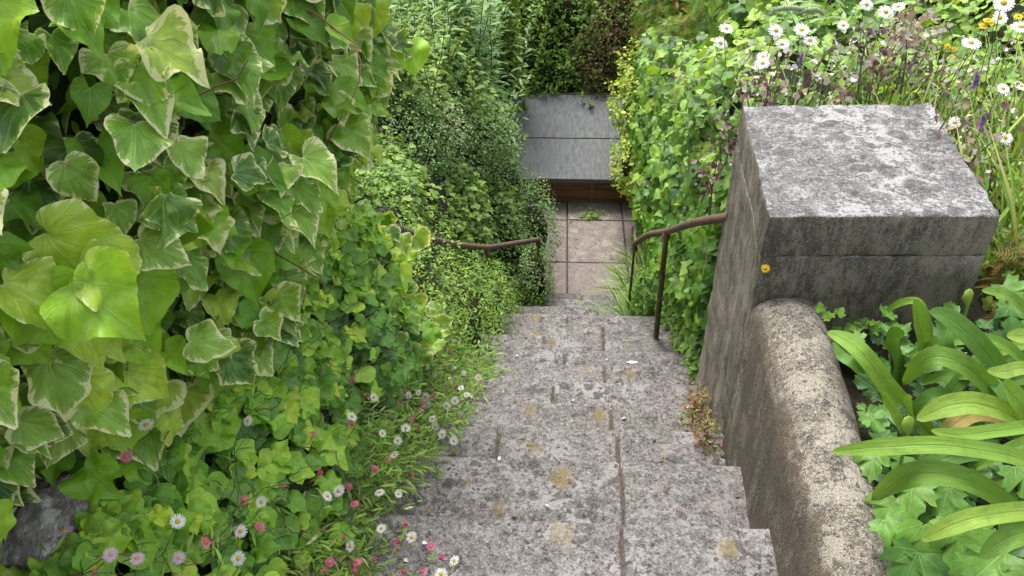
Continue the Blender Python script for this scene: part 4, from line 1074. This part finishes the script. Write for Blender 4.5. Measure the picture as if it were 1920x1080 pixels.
FL_PINK = flower_set('p', 16, .0105, (.66, .13, .30), (.45, .20, .06), .0045, .003, .0011, .005)
FL_BUD = flower_set('b', 10, .007, (.60, .12, .22), (.45, .10, .12), .0042, .006, .0014, .006)
FL_OX = flower_set('o', 20, .031, (.80, .80, .80), (.60, .44, .03), .0095, .006, .0037, .002, .001)
FL_YEL = flower_set('y', 18, .016, (.72, .52, .02), (.60, .36, .02), .006, .004, .0024, .003)
def put_flower(parent, org, pos, nrm, kind, name='flower', size=1.0):
    pm, dm = kind[random.randrange(4)]
    e = bpy.data.objects.new(name, pm); COL.objects.link(e); e.parent = parent
    q = Vector(nrm).normalized().to_track_quat('Z', 'Y')
    e.location = Vector(pos) - Vector(org); e.rotation_mode = 'QUATERNION'; e.rotation_quaternion = q; e.scale = (size,) * 3
    d = bpy.data.objects.new('disc', dm); COL.objects.link(d); d.parent = e
    return e
def mound(x, y):
    return slope(y) + (.02 if y < 1.2 else .0) + .11 + max(0, min(.48, (-.36 - .02 * (y - 1) - x) * 1.7))
WH = [(274, 797), (465, 789), (333, 978), (451, 996), (490, 941), (586, 1012), (447, 1047), (635, 920), (614, 930), (660, 781), (701, 745), (717, 812), (746, 826), (761, 803),
      (829, 814), (816, 799), (811, 785), (803, 758), (837, 760), (853, 751), (816, 701), (799, 686), (828, 700), (844, 710), (864, 727), (875, 740), (882, 741), (897, 707), (766, 741), (785, 736),
      (763, 660), (749, 668), (796, 636), (833, 676), (847, 636), (860, 638), (823, 576), (906, 656), (715, 991), (657, 1024), (767, 953), (772, 1007), (852, 1051), (740, 853), (747, 926), (712, 923), (827, 1076), (851, 826),
      (798, 744), (842, 765), (870, 700), (780, 500), (775, 520), (850, 690)]
PK = [(588, 812), (598, 887), (531, 910), (456, 937), (486, 990), (386, 1016), (178, 1072), (610, 1072), (618, 1054), (661, 710), (723, 704), (781, 690), (758, 733), (752, 755), (771, 785), (784, 803), (799, 742),
      (792, 758), (836, 729), (856, 725), (660, 795), (727, 860), (704, 880), (771, 890), (654, 912), (664, 943), (761, 983), (747, 1017), (808, 1025), (645, 1010), (669, 1052), (701, 1051), (826, 1047), (757, 1072),
      (792, 1071), (665, 1070), (766, 629), (841, 658), (742, 583), (721, 640), (713, 508), (236, 856), (790, 770), (812, 742), (690, 742), (700, 640)]
LI = [(121, 996), (335, 1046), (257, 1047), (207, 1040)]
fb = thing('fleabane', 'daisy-like fleabane with white and pink flowers spilling onto the left of the steps', 'flowering plant', (-.45, 1.5, -.1))
forg = (-.45, 1.5, -.1)
fst = Geo(); ff = Fol(T_NARROW, [MIDG[1], MIDG[2], MIDG[3], DARKG[3], (.16, .22, .09)])
def fl_at(px, py, kind, nm, size=1.0):
    p = march(px, py, mound); tc = (CAM - p).normalized()
    lift = .0
    nrm = (tc * random.uniform(.1, .9) + Vector((random.uniform(-.8, .9), random.uniform(-.8, .6), random.uniform(.3, 1))))
    put_flower(fb, forg, p, nrm, kind, nm, size)
    base = Vector((p.x - random.uniform(.06, .14), p.y + random.uniform(-.05, .1), p.z - random.uniform(.10, .16)))
    mid_ = (p + base) / 2 + Vector((random.uniform(-.01, .02), random.uniform(-.02, .02), -.015))
    nn = Vector(nrm).normalized()
    fst.tube([base, mid_, p - nn * .02 - Vector((0, 0, .004)), p - nn * .001], [.0011, .0008], 4, random.choice([(.12, .17, .06), (.16, .10, .06), (.20, .16, .09)]))
    c = np.array(mid_); m = 5
    ff.add(c + rand3(m) * .012, rand3(m) * .5 + Z3, rand3(m) + [.4, 0, .3], rng.uniform(.018, .035, m))
for q in WH: fl_at(*q, FL_WHITE, 'flower', random.uniform(.8, 1.1))
for q in PK: fl_at(*q, FL_PINK if random.random() < .5 else FL_BUD, 'flower', random.uniform(.85, 1.15))
for i, q in enumerate(LI): fl_at(*q, FL_LILAC, 'flower', .85 if i == 0 else .62)
# its feathery foliage, in tufts along the edge
tz = 0
for _ in range(300):
    y = rng.uniform(.85, 2.75); xo = rng.uniform(-.15, .03); x = left_edge(y) + xo + .03
    if y > 1.2 and rng.random() < .25: x += .05
    z = slope(y) + max(0, -xo) * 1.2 + rng.uniform(.0, .05); m = 22
    c = np.array([x, y, z]); o = rand3(m)
    ff.add(c + o * [.028, .035, .018], rand3(m) * .6 + Z3, o * .6 + [.35, -.05, .45], rng.uniform(.014, .042, m))
ff.build('leaves', M_PLAIN, fb, forg); 
for _ in range(170):
    y = rng.uniform(.9, 2.6); x = left_edge(y) - rng.uniform(0, .15); p = np.array([x, y, slope(y) + .06 + (left_edge(y) - x) * .8])
    fst.tube(wander(p, [.7, rng.normal(-.2, .5), .5], rng.uniform(.08, .2), 6, .18), .0007, 3, random.choice([(.14, .18, .07), (.20, .12, .08), (.10, .14, .05)]))
for _ in range(14):
    y = rng.uniform(.7, 1.3); p = np.array([rng.uniform(-.75, -.5), y, .42])
    fst.tube(wander(p, [.5, rng.normal(-.2, .4), .9], rng.uniform(.12, .25), 6, .12), .0008, 3, (.07, .09, .05))
fst.build('stems', M_STEM, fb, forg, True)
# grassy fringe along the lower left foreground
gf = thing('fringe_grass', 'fine green grass and moss fringe at the near left foot of the bank', 'grass', (-.48, .95, 0), kind='stuff')
f = Fol(T_BLADE + T_NARROW, [MIDG[1], MIDG[2], DARKG[3], (.20, .17, .09), MIDG[3]])
n = 3200; y = rng.uniform(.75, 1.5, n); x = np.array([left_edge(q) for q in y]) + .03 - rng.random(n) ** .9 * .16
z = np.array([slope(q) for q in y]) + np.maximum(0, -.42 - x) * 1.25 + .005
f.add(np.stack([x, y, z], -1), rand3(n) * .5 + Z3 * .7, rand3(n) * .7 + [.3, -.1, .8], rng.uniform(.015, .06, n)); f.build('blades', M_PLAIN, gf, (-.48, .95, 0))

# ------------------------------------------------------------------ flower bed behind the pillar
def daisy_plant(label, pts, Y, name='oxeye_daisy', kind=FL_OX, size=1.0, cat='daisy', hh=.45, group=None, stem=(.12, .18, .05)):
    P = [ony(px, py, Y + random.uniform(-.12, .12)) for px, py in pts]
    cx = sum(p.x for p in P) / len(P); gz = float(ground_h(cx, Y)); org = (cx, Y, gz)
    t = thing(name, label, cat, org, group); g_ = Geo(); f = Fol(T_NARROW + T_LANCE[:2], MIDG)
    for p in P:
        nn = Vector((random.uniform(-.35, .2), random.uniform(-.8, -.2), random.uniform(.7, 1.1))).normalized()
        put_flower(t, org, p, nn, kind, 'flower_head', size * random.uniform(.85, 1.1))
        b = Vector((p.x + random.uniform(-.08, .08), p.y + random.uniform(0, .12), max(gz, p.z - hh)))
        g_ = Geo(); g_.tube([b, b.lerp(p, .5) + Vector((random.uniform(-.02, .02), 0, 0)), p - nn * .03, p - nn * .001], [.0018, .0013], 4, stem); g_.build('stem', M_STEM, t, org)
        for q in range(10):
            c = np.array(b.lerp(p, random.uniform(.1, .8))); f.add(c[None], rand3(1) * .4 + Z3, rand3(1) + [0, 0, .5], random.uniform(.02, .05))
    f.build('leaves', M_LEAF, t, org); return t
daisy_plant('two oxeye daisies furthest left in the bed, above the wall ivy', [(1362, 53), (1351, 80)], 3.3)
daisy_plant('oxeye daisy group of four between the wall ivy and the drooping seed head', [(1455, 57), (1503, 56), (1467, 83), (1519, 76)], 3.05)
daisy_plant('tight cluster of three daisies just behind the far corner of the pillar', [(1431, 106), (1430, 118), (1421, 122)], 2.95, size=.8)
daisy_plant('single oxeye daisy standing alone above the middle of the pillar', [(1581, 47)], 3.1, size=.85)
daisy_plant('three oxeye daisies at the top edge above the dried honesty heads', [(1625, 8), (1661, 22), (1684, 12)], 3.15)
daisy_plant('oxeye daisies beside the yellow flowers in the top right corner', [(1882, 5), (1875, 33), (1915, 50)], 2.75)
daisy_plant('lone oxeye daisy between the honesty and the right frame edge', [(1821, 80)], 2.8)
daisy_plant('small daisies low in the grass right of the pillar', [(1881, 166), (1915, 161), (1790, 229), (1885, 258)], 2.45, size=.72)
daisy_plant('bright yellow flowers in the top right corner of the bed', [(1844, 48), (1858, 42), (1910, 30), (1852, 38)], 2.75, 'yellow_daisy', FL_YEL, 1.0, 'yellow flower')
daisy_plant('small yellow flowers right of the dried honesty heads', [(1777, 87), (1789, 92), (1784, 106)], 2.85, 'yellow_daisy', FL_YEL, .7, 'yellow flower')
# single yellow bloom at the pillar front
yf = ony(1435, 503, 1.76)
yt = thing('yellow_bloom', 'tiny yellow flower in front of the pillar above the wall end', 'yellow flower', tuple(yf - Vector((0, 0, .1))))
put_flower(yt, tuple(yf - Vector((0, 0, .1))), yf, (-.2, -.8, .5), FL_YEL, 'flower_head', .75)
g_ = Geo(); g_.tube([yf, yf + Vector((.01, .012, -.06)), yf + Vector((.03, .02, -.16))], .0012, 4, (.14, .18, .06)); g_.build('stem', M_STEM, yt, tuple(yf - Vector((0, 0, .1))))
# purple spikes
for (px, py, Y, lab) in [(1500, 118, 2.95, 'purple flower spike behind the far left corner of the pillar'), (1829, 155, 2.6, 'purple flower spike in the grass right of the honesty'), (1841, 232, 2.35, 'small magenta flower low right of the pillar top'),
                         (1186, 432, 5.9, 'pink flower spike over the landing by the right rail end')]:
    p = ony(px, py, Y); gz = p.z - .25; org = (p.x, p.y, gz); t = thing('purple_spike', lab, 'purple flower', org)
    g_ = Geo(); g_.tube([Vector(org), p + Vector((0, 0, .03))], [.0016, .001], 4, (.12, .15, .07)); g_.build('stem', M_STEM, t, org)
    f = Fol(T_OVAL, [(.34, .18, .50), (.44, .26, .58), (.26, .12, .40)] if px != 1186 else [(.5, .10, .32), (.55, .2, .4)], gain=(1, 1, 1)); m = 70 if px != 1841 else 30
    hh = rng.uniform(-.024, .026, m); a = rng.uniform(0, 6.28, m); o = np.stack([np.cos(a), np.sin(a), a * 0 + .3], -1)
    f.add(np.array(p) + np.stack([a * 0, a * 0, hh], -1) + o * .006, o, o + [0, 0, .6], rng.uniform(.010, .017, m)); f.build('florets', M_PETAL, t, org, kind=None)
# honesty with papery seed pods
def honesty(label, cpts, Y, n, pal, spread=(.10, .08, .12)):
    c0 = ony(*cpts[0], Y); gz = float(ground_h(c0.x, c0.y)); org = (c0.x, c0.y, gz)
    t = thing('honesty_plant', label, 'honesty', org); f = Fol(T_OVAL + T_ROUND[:2], pal, gain=(1, 1, 1)); g_ = Geo()
    for (px, py) in cpts:
        c = ony(px, py, Y + random.uniform(-.1, .1)); b = Vector((c.x + random.uniform(-.05, .05) + (c0.x - c.x) * .25, c.y + .02, max(gz, c.z - .22)))
        g_.tube([b, b.lerp(c, .5) + Vector((random.uniform(-.03, .03), 0, .03)), c], [.004, .002], 4, (.18, .10, .09))
        for _ in range(5):
            e = np.array(c) + rng.normal(0, 1, 3) * spread * .6; g_.tube([c, (np.array(c) + e) / 2 + [0, 0, .01], e], .001, 3, (.24, .17, .13))
        m = int(n * 1.5); f.add(np.array(c) + rand3(m) * np.array(spread) * .45, unit(rand3(m) + [0, -.6, .4]), rand3(m), rng.uniform(.010, .027, m))
    f.build('seed_pods', M_PETAL, t, org, parts=80, part_name='seed_pod'); g_.build('stems', M_STEM, t, org, True); return t
DRY = [(.66, .64, .58), (.50, .42, .32), (.40, .30, .20), (.60, .56, .50), (.30, .20, .15), (.55, .48, .34)]
PUR = [(.16, .06, .09), (.22, .11, .13), (.30, .20, .20), (.14, .16, .06), (.45, .40, .36), (.12, .05, .07)]
honesty('dried honesty with papery beige seed pods rising behind the pillar', [(1690, 50), (1700, 70), (1725, 60), (1745, 75), (1680, 85), (1712, 35)], 2.9, 24, DRY, (.075, .06, .085))
honesty('purple-brown honesty foliage right behind the pillar top', [(1632, 150), (1640, 130), (1700, 135), (1715, 110), (1745, 140), (1625, 75)], 2.85, 17, PUR + [MIDG[2]], (.075, .06, .075))
honesty('low withered seedheads along the back left edge of the pillar', [(1420, 150), (1450, 165), (1480, 175), (1540, 178), (1590, 180), (1400, 175), (1570, 160)], 2.7, 14, DRY + PUR[:2] + [MIDG[2], MIDG[1]], (.07, .06, .06))
honesty('withered pale seedheads in the grass beside the right of the pillar', [(1800, 260), (1830, 290), (1860, 310), (1810, 230), (1790, 200), (1880, 250)], 2.35, 16, DRY + PUR[1:3] + [MIDG[2]])
honesty('reddish leaved stems on the ivy left of the pillar top', [(1345, 290), (1360, 240), (1335, 350), (1320, 320), (1370, 270)], 2.75, 16, PUR + [MIDG[1]], (.06, .06, .09))
honesty('many tiny white and cream flowers scattered through the bed behind the pillar', [(x_, y_) for x_, y_ in [(1410, 100), (1460, 130), (1530, 140), (1570, 120), (1600, 60), (1650, 100), (1780, 140), (1810, 110), (1850, 120), (1880, 90), (1900, 210), (1860, 200), (1770, 170), (1560, 90), (1480, 100)]], 2.9, 7, [(.74, .72, .68), (.66, .60, .50), (.72, .70, .72)], (.09, .08, .07))
# leafy ground of the bed
bush('mixed_bed_plants', 'mixed green leafy plants filling the bed behind the pillar', 'bed plants',
     [(1.0, 3.4, .12, .5, .45, .26), (1.7, 3.2, .14, .6, .5, .28), (2.4, 3.1, .15, .6, .6, .28), (1.45, 4.1, .0, .7, .5, .35), (2.5, 4.2, .1, .7, .6, .4), (3.3, 3.6, .2, .7, .8, .4)],
     5200, T_OVAL + T_ROUND, MIDG + [DARKG[2], LIME[1]], (.03, .065), M_LEAF, 200, 51, 60, up=.8, tipdir=(0, 0, .2))
bush('big_leaved_bush', 'dark broad-leaved bush along the top edge right of centre', 'bush',
     [(1.6, 5.0, -.05, .6, .5, .45), (2.3, 5.2, .1, .7, .5, .5), (3.1, 5.1, .25, .7, .6, .5)], 3000, T_LANCE + T_OVAL, DARKG + [MIDG[1]], (.09, .15), M_LEAF, 150, 52, 30, up=.5)
stalk_shrub('willow_leaved_shrub', 'grey-leaved stems with drooping pale seed plume above the daisies',
            [(1.28, 4.1, -.1), (1.35, 4.2, -.1), (1.42, 4.0, -.1), (1.5, 4.2, -.1), (1.2, 4.3, -.1), (1.62, 4.1, -.1)], .62, .16, GREYG, .2, .05)
pl = Geo()
t = thing('seed_plume', 'drooping pale green seed plume over the daisy group at the top', 'seed head', tuple(ony(1470, 20, 3.2)))
for (a, b, c) in [((1445, 22), (1475, 8), (1525, 22)), ((1500, 25), (1530, 10), (1545, 28))]:
    pts = [ony(*a, 3.2), ony(*b, 3.2), ony(*c, 3.22)]
    Q = [pts[0] * (1 - s_) ** 2 + pts[1] * 2 * s_ * (1 - s_) + pts[2] * s_ * s_ for s_ in np.linspace(0, 1, 14)]
    pl.tube(Q, [.004, .011, .010, .003], 7, (.26, .33, .17))
    for q in Q:
        for _ in range(16):
            d = unit(rand3(1))[0]; pl.tube([q, np.array(q) + d * .019], [.0011, .0004], 3, (.36, .40, .26))
pl.build('plume', M_STEM, t, tuple(ony(1470, 20, 3.2)))
# tall thin grasses at the right
def grass_bed(label, n, xr, yr, h, pal, org, cat='grass', lean=(0, 0, 1)):
    t = thing('tall_grass', label, cat, org, kind='stuff'); f = Fol(T_BLADE, pal)
    x = rng.uniform(*xr, n); y = rng.uniform(*yr, n); z = ground_h(x, y)
    f.add(np.stack([x, y, z], -1), rand3(n) * .5 + [0, -1, .3], rand3(n) * .25 + lean, h * rng.uniform(.5, 1.15, n)); f.build('blades', M_PLAIN, t, org); return t
grass_bed('tall thin green grass growing right of the pillar', 1500, (1.22, 2.6), (1.95, 3.3), .40, [MIDG[2], MIDG[3], LIME[0], (.20, .25, .09), MIDG[4]], (1.8, 2.6, .14))
grass_bed('short thin grass between the bed flowers behind the pillar', 700, (.8, 2.2), (2.65, 3.5), .33, [MIDG[1], MIDG[2], (.18, .20, .09), MIDG[3]], (1.4, 3.0, .12))
bush('low_leafy_weeds', 'low leafy weeds between the grasses right of the pillar', 'weeds',
     [(1.5, 2.5, .12, .3, .4, .16), (1.9, 2.2, .12, .4, .4, .18), (1.45, 2.0, .12, .2, .3, .14), (2.3, 2.7, .12, .5, .5, .2)], 2600, T_OVAL + T_ROUND, MIDG + [GREYG[3]], (.02, .045), M_LEAF, 80, 53, 30, with_core=False)
bush('rusty_fern', 'rust and green coloured fern right of the pillar front', 'fern',
     [(1.42, 1.95, .18, .14, .22, .13), (1.55, 1.75, .16, .14, .2, .13)], 900, T_FERN, [(.13, .08, .03), (.09, .11, .035), (.08, .13, .035), (.16, .10, .045)], (.05, .09), M_PLAIN, 0, 54, 30, twig_col=(.25, .13, .07), up=.3, with_core=False)

# ------------------------------------------------------------------ strap leaved plant, lower right
STR = [(.15, .30, .035), (.20, .36, .045), (.10, .24, .035), (.27, .42, .06)]
sp_ = thing('strap_leaved_plant', 'crocosmia-like plant with long glossy arching strap leaves behind the low wall', 'plant', (1.0, 1.15, .15))
sorg = Vector((1.0, 1.15, .15))
def strap(path, w, col, cup=.25, seed=0, tipfrac=.25, name='leaf', basefrac=.12):
    P = [onz(*p) if len(p) == 3 else Vector(p[:3]) for p in path]; n = 22; Q = []
    m = len(P)
    for i in range(n + 1):
        s_ = i / n * (m - 1); k = min(int(s_), m - 2); u = s_ - k
        p0 = P[max(k - 1, 0)]; p1 = P[k]; p2 = P[k + 1]; p3 = P[min(k + 2, m - 1)]
        Q.append(.5 * ((2 * p1) + (-p0 + p2) * u + (2 * p0 - 5 * p1 + 4 * p2 - p3) * u ** 2 + (-p0 + 3 * p1 - 3 * p2 + p3) * u ** 3))
    Q = np.array([q[:] for q in Q]); T_ = unit(np.gradient(Q, axis=0)); rr = random.Random(seed)
    V, L = [], []
    pref = np.array([-.15, -.55, .8])
    for i in range(n + 1):
        s_ = i / n; ww = w * min(1, (1 - s_) / tipfrac) ** .6 * min(1, .55 + s_ / basefrac * .45)
        nn = unit(pref + .25 * math.sin(s_ * 3 + seed) * np.array([1, 0, 0]) - T_[i] * np.dot(pref, T_[i])); sd = np.cross(T_[i], nn)
        for u in (-1, -.5, 0, .5, 1):
            V.append(Q[i] + sd * u * ww + nn * (cup * (abs(u) - .4) * ww + .04 * ww * math.sin(6 * s_ + u * 2 + seed)) - np.array(sorg)); L.append((u, s_ * 4, abs(u)))
    F = []
    for i in range(n):
        for j in range(4):
            a = i * 5 + j; F += [(a, a + 1, a + 6), (a, a + 6, a + 5)]
    me = raw_mesh(name, np.array(V), np.array(F), np.tile([*col, rr.random()], (len(V), 1)), np.array(L)); return link(name, me, M_STRAP, sp_)
STRAPS = [  # base -> tip as (px, py, z)
    ([(2100, 1000, .22), (1960, 880, .48), (1800, 838, .58), (1660, 838, .56), (1556, 848, .50)], .0155, 1),
    ([(2000, 1060, .25), (1880, 940, .45), (1790, 893, .54), (1700, 893, .52), (1634, 938, .40)], .021, 0),
    ([(2100, 1010, .3), (1980, 960, .46), (1860, 965, .55), (1785, 985, .54), (1728, 1014, .50)], .0155, 3),
    ([(1930, 820, .22), (1865, 735, .38), (1800, 680, .46), (1740, 672, .45), (1692, 722, .34)], .022, 0),
    ([(1960, 820, .2), (1885, 710, .36), (1830, 640, .45), (1780, 598, .50), (1742, 584, .52)], .024, 2),
    ([(1760, 830, .2), (1672, 735, .32), (1625, 672, .40), (1590, 640, .42), (1550, 622, .42)], .022, 1),
    ([(1745, 720, .16), (1735, 670, .28), (1728, 625, .37), (1720, 590, .43), (1713, 562, .48)], .027, 0),
    ([(1690, 720, .16), (1682, 680, .24), (1676, 650, .31), (1676, 630, .35), (1672, 612, .38)], .026, 2),
    ([(2040, 880, .25), (1915, 790, .42), (1840, 758, .50), (1775, 762, .50), (1718, 788, .46)], .022, 3),
    ([(2060, 820, .25), (1960, 800, .45), (1880, 806, .52), (1800, 815, .54), (1745, 807, .55)], .013, 1),
    ([(2080, 760, .2), (1980, 700, .42), (1920, 690, .46), (1880, 698, .46), (1850, 695, .47)], .015, 3),
    ([(2000, 900, .2), (1950, 810, .38), (1915, 760, .46), (1895, 735, .50), (1880, 715, .53)], .024, 1),
    ([(2080, 1100, .25), (1980, 1000, .44), (1915, 1000, .50), (1870, 1020, .50), (1838, 1048, .48)], .018, 0),
    ([(2050, 700, .2), (1980, 645, .40), (1940, 632, .44), (1910, 630, .45), (1887, 630, .45)], .017, 3),
    ([(1860, 800, .18), (1800, 760, .30), (1760, 742, .34), (1730, 760, .32), (1700, 790, .26)], .020, 2),
    ([(1800, 760, .18), (1790, 700, .30), (1775, 650, .38), (1770, 600, .42), (1765, 575, .46)], .016, 2),
    ([(1900, 880, .18), (1850, 850, .30), (1800, 850, .32), (1750, 870, .30), (1700, 900, .26)], .021, 2),
    ([(1990, 660, .2), (1940, 600, .36), (1900, 560, .44), (1870, 548, .46), (1840, 545, .47)], .014, 1),
    ([(1650, 720, .16), (1620, 700, .24), (1598, 680, .28), (1578, 668, .28), (1562, 640, .30)], .015, 2),
    ([(1720, 860, .18), (1690, 800, .30), (1675, 770, .34), (1662, 750, .37), (1655, 735, .40)], .013, 1),
    ([(1725, 830, .2), (1710, 790, .32), (1704, 765, .38), (1702, 750, .42), (1700, 738, .44)], .012, 0),
]
for i, (pth, w, c) in enumerate(STRAPS): strap(pth, w, STR[c], seed=i)
for i in range(26):
    bx_, by_ = random.uniform(.95, 1.35), random.uniform(.7, 1.6); a = random.uniform(2.0, 4.9); L = random.uniform(.28, .46); dx, dy = math.cos(a) * L, math.sin(a) * L * .6
    h = random.uniform(.18, .30)
    if bx_ + dx < .86: dx = .86 - bx_
    strap([(bx_, by_, .14, 0), (bx_ + dx * .22, by_ + dy * .22, .14 + h * .7, 0), (bx_ + dx * .5, by_ + dy * .5, .14 + h, 0), (bx_ + dx * .8, by_ + dy * .8, .14 + h * .85, 0), (bx_ + dx, by_ + dy, .14 + h * .55, 0)],
          random.uniform(.010, .019), STR[random.choice([0, 2, 2, 0, 1])], seed=100 + i)
yl = strap([(1960, 830, .2), (1880, 785, .34), (1830, 775, .38), (1790, 795, .38), (1755, 820, .34)], .018, (.34, .24, .07), seed=77); yl['label'] = 'yellow-brown withering strap leaf'
g_ = Geo()
for (px, py, z_) in [(1813, 560, .42), (1700, 800, .44)]:
    g_ = Geo(); c = onz(px, py, z_); g_.tube([c + Vector((.03, .02, -.14)), c + Vector((.008, .0, -.02)), c, c + Vector((.0, 0, .018)), c + Vector((-.001, 0, .03))], [.0035, .004, .011, .010, .002], 8, (.26, .40, .06)); g_.build('bud', M_STEM, sp_, sorg)
# geranium-like leaves beneath
ge = thing('lobed_leaved_plant', 'fresh green plant with toothed lobed leaves beneath the strap leaves', 'plant', (.95, 1.0, .14))
georg = (.95, 1.0, .14)
f = Fol(T_GER, [(.10, .24, .045), (.14, .30, .05), (.17, .33, .06), (.06, .16, .03), (.035, .10, .025)], gain=(.95, 1.0, .9))
for (px, py, z_, s_, c_) in [(1660, 1000, .34, .085, 1), (1800, 1005, .38, .10, 2), (1712, 930, .33, .08, 2), (1625, 800, .30, .055, 1), (1668, 798, .30, .05, 0), (1640, 872, .30, .065, 2), (1880, 560, .34, .085, 1), (1895, 600, .33, .08, 0),
                             (1765, 708, .28, .06, 1), (1885, 1060, .42, .09, 2), (1720, 1060, .33, .085, 0), (1690, 880, .28, .06, 0), (1840, 1075, .4, .08, 1), (1905, 900, .36, .08, 1), (1680, 960, .30, .07, 2), (1780, 940, .34, .07, 1),
                             (1800, 700, .26, .06, 0), (1870, 760, .3, .06, 1), (1730, 1010, .36, .08, 2), (1850, 880, .3, .07, 0)]:
    p = np.array(onz(px, py - 25, z_)); m = 1
    f.add(p[None], [unit(np.array([-.1, -.35, .9]) + rng.normal(0, .2, 3))], [(rng.normal(-.3, .6), -.7, -.35)], s_, c_)
n = 420; x = rng.uniform(.74, 1.7, n); y = rng.uniform(.2, 1.72, n); z = rng.uniform(.16, .30, n)
f.add(np.stack([x, y, z], -1), rand3(n) * .25 + Z3 + [0, -.3, 0], rand3(n) * [1, 1, .3], rng.uniform(.035, .075, n), rng.choice([3, 4, 0, 3, 1], n))
f.build('leaves', M_IVYB, ge, georg, parts=200)
g_ = Geo()
for _ in range(60):
    p = np.array([rng.uniform(.75, 1.3), rng.uniform(.6, 1.7), .14]); g_.tube(wander(p, [rng.normal(0, .3), rng.normal(0, .3), 1], rng.uniform(.08, .18), 5, .15), .0014, 4, (.13, .20, .06))
g_.build('stems', M_STEM, ge, georg, True)
# small parsley-like sprigs against the pillar
for (px, py, lab) in [(1562, 578, 'small parsley-like sprig at the wall end under the pillar face'), (1628, 612, 'second lobed sprig lower against the dark pillar face')]:
    c = ony(px, py, 1.72); t = thing('leafy_sprig', lab, 'weed', tuple(c - Vector((0, 0, .1)))); org = tuple(c - Vector((0, 0, .1)))
    f = Fol(T_GER, [(.16, .30, .05), (.12, .25, .04)]); m = 6
    f.add(np.array(c) + rand3(m) * [.02, .008, .014], rand3(m) * .2 + [0, -.8, .7], rand3(m) + [0, 0, -.2], rng.uniform(.018, .032, m)); f.build('leaves', M_LEAF, t, org, kind=None)
    g_ = Geo(); g_.tube([c, c + Vector((.01, .01, -.05)), c + Vector((.03, .03, -.12))], .0012, 4, (.14, .2, .06)); g_.build('stem', M_STEM, t, org)
# herb robert at the pillar foot
hb = bush('herb_robert', 'reddish trailing weed with tiny pale flowers at the foot of the pillar', 'weed',
          [(.49, 1.98, -.42, .05, .09, .09), (.50, 1.82, -.36, .045, .08, .09), (.53, 2.15, -.50, .04, .08, .07)], 700, T_SMALL + T_FERN, [(.14, .07, .05), (.20, .09, .07), (.10, .13, .04), (.09, .15, .04), (.16, .18, .05)], (.010, .022), M_PLAIN, 0, 61, 50,
          twig_col=(.22, .09, .07), with_core=False, lump=.3)
f = Fol(T_OVAL, [(.6, .5, .58), (.55, .3, .42), (.7, .66, .66)], gain=(1, 1, 1)); n = 60
P, U = blob_points([(.49, 1.98, -.40, .07, .11, .10), (.50, 1.84, -.34, .055, .08, .10), (.45, 2.2, -.56, .05, .08, .03)], n)
f.add(P, U, rand3(len(P)), rng.uniform(.004, .008, len(P))); f.build('florets', M_PETAL, hb, (.49, 1.98, float(ground_h(.49, 1.98))), kind=None)

# ------------------------------------------------------------------ small matter on the steps
lit = thing('step_litter', 'fallen petals, dead leaves and moss crumbs lying on the steps', 'litter', (0, 2, -.5), kind='stuff')
f = Fol(T_OVAL, [(.24, .20, .14), (.30, .20, .08), (.16, .09, .05), (.36, .30, .22), (.10, .12, .04), (.50, .48, .45)], gain=(1, 1, 1))
n = 420; x = rng.uniform(-.4, .6, n); y = rng.uniform(1.0, 6.6, n); z = np.array([stepz(q) for q in y]) + .006
x = np.where(rng.random(n) < .5, np.array([left_edge(q) for q in y]) + rng.random(n) * .2, x)
f.add(np.stack([x, y, z], -1), rand3(n) * .3 + Z3, rand3(n) * [1, 1, .1], rng.uniform(.004, .016, n)); f.build('litter', M_LIT, lit, (0, 2, -.5))
wl = onz(1185, 679, TZ[5] + .003)
for (px, py, k, s_, lab) in [(1185, 679, 6, .03, 'white fallen petal lying across the middle steps'), (690 + 225, 588, 9, .03, 'pale chip of stone at the left of the far steps')]:
    c = onz(px, py, TZ[k] + .006); bm = bmesh.new(); r = [bm.verts.new((math.cos(a) * s_ * random.uniform(.7, 1.1), math.sin(a) * s_ * .4 * random.uniform(.7, 1.1), random.uniform(-.001, .002))) for a in np.linspace(0, 6.28, 11)[:-1]]
    ctr_ = bm.verts.new((0, 0, .005))
    for i in range(10): bm.faces.new((r[i], r[(i + 1) % 10], ctr_))
    me = bpy.data.meshes.new('white_petal'); bm.to_mesh(me); bm.free()
    a = me.attributes.new('tint', 'FLOAT_COLOR', 'POINT'); a.data.foreach_set('color', np.tile([.72, .71, .68, 1], (11, 1)).astype(np.float32).ravel())
    o = link('white_petal', me, M_LIT); o.location = c; tag(o, lab, 'petal')
# moss and weed in the landing joint
c = onz(1112, 407, LAND_Z)
bush_c = thing('joint_weed', 'little green weed growing in the paving joint of the landing', 'weed', tuple(c))
f = Fol(T_OVAL + T_SMALL, MIDG[1:] + LIME[:1]); n = 130
f.add(np.array(c) + rand3(n) * [.05, .035, .01] + [0, 0, .02], rand3(n) * .4 + Z3, rand3(n), rng.uniform(.012, .035, n)); f.build('leaves', M_LEAF, bush_c, tuple(c), kind=None)
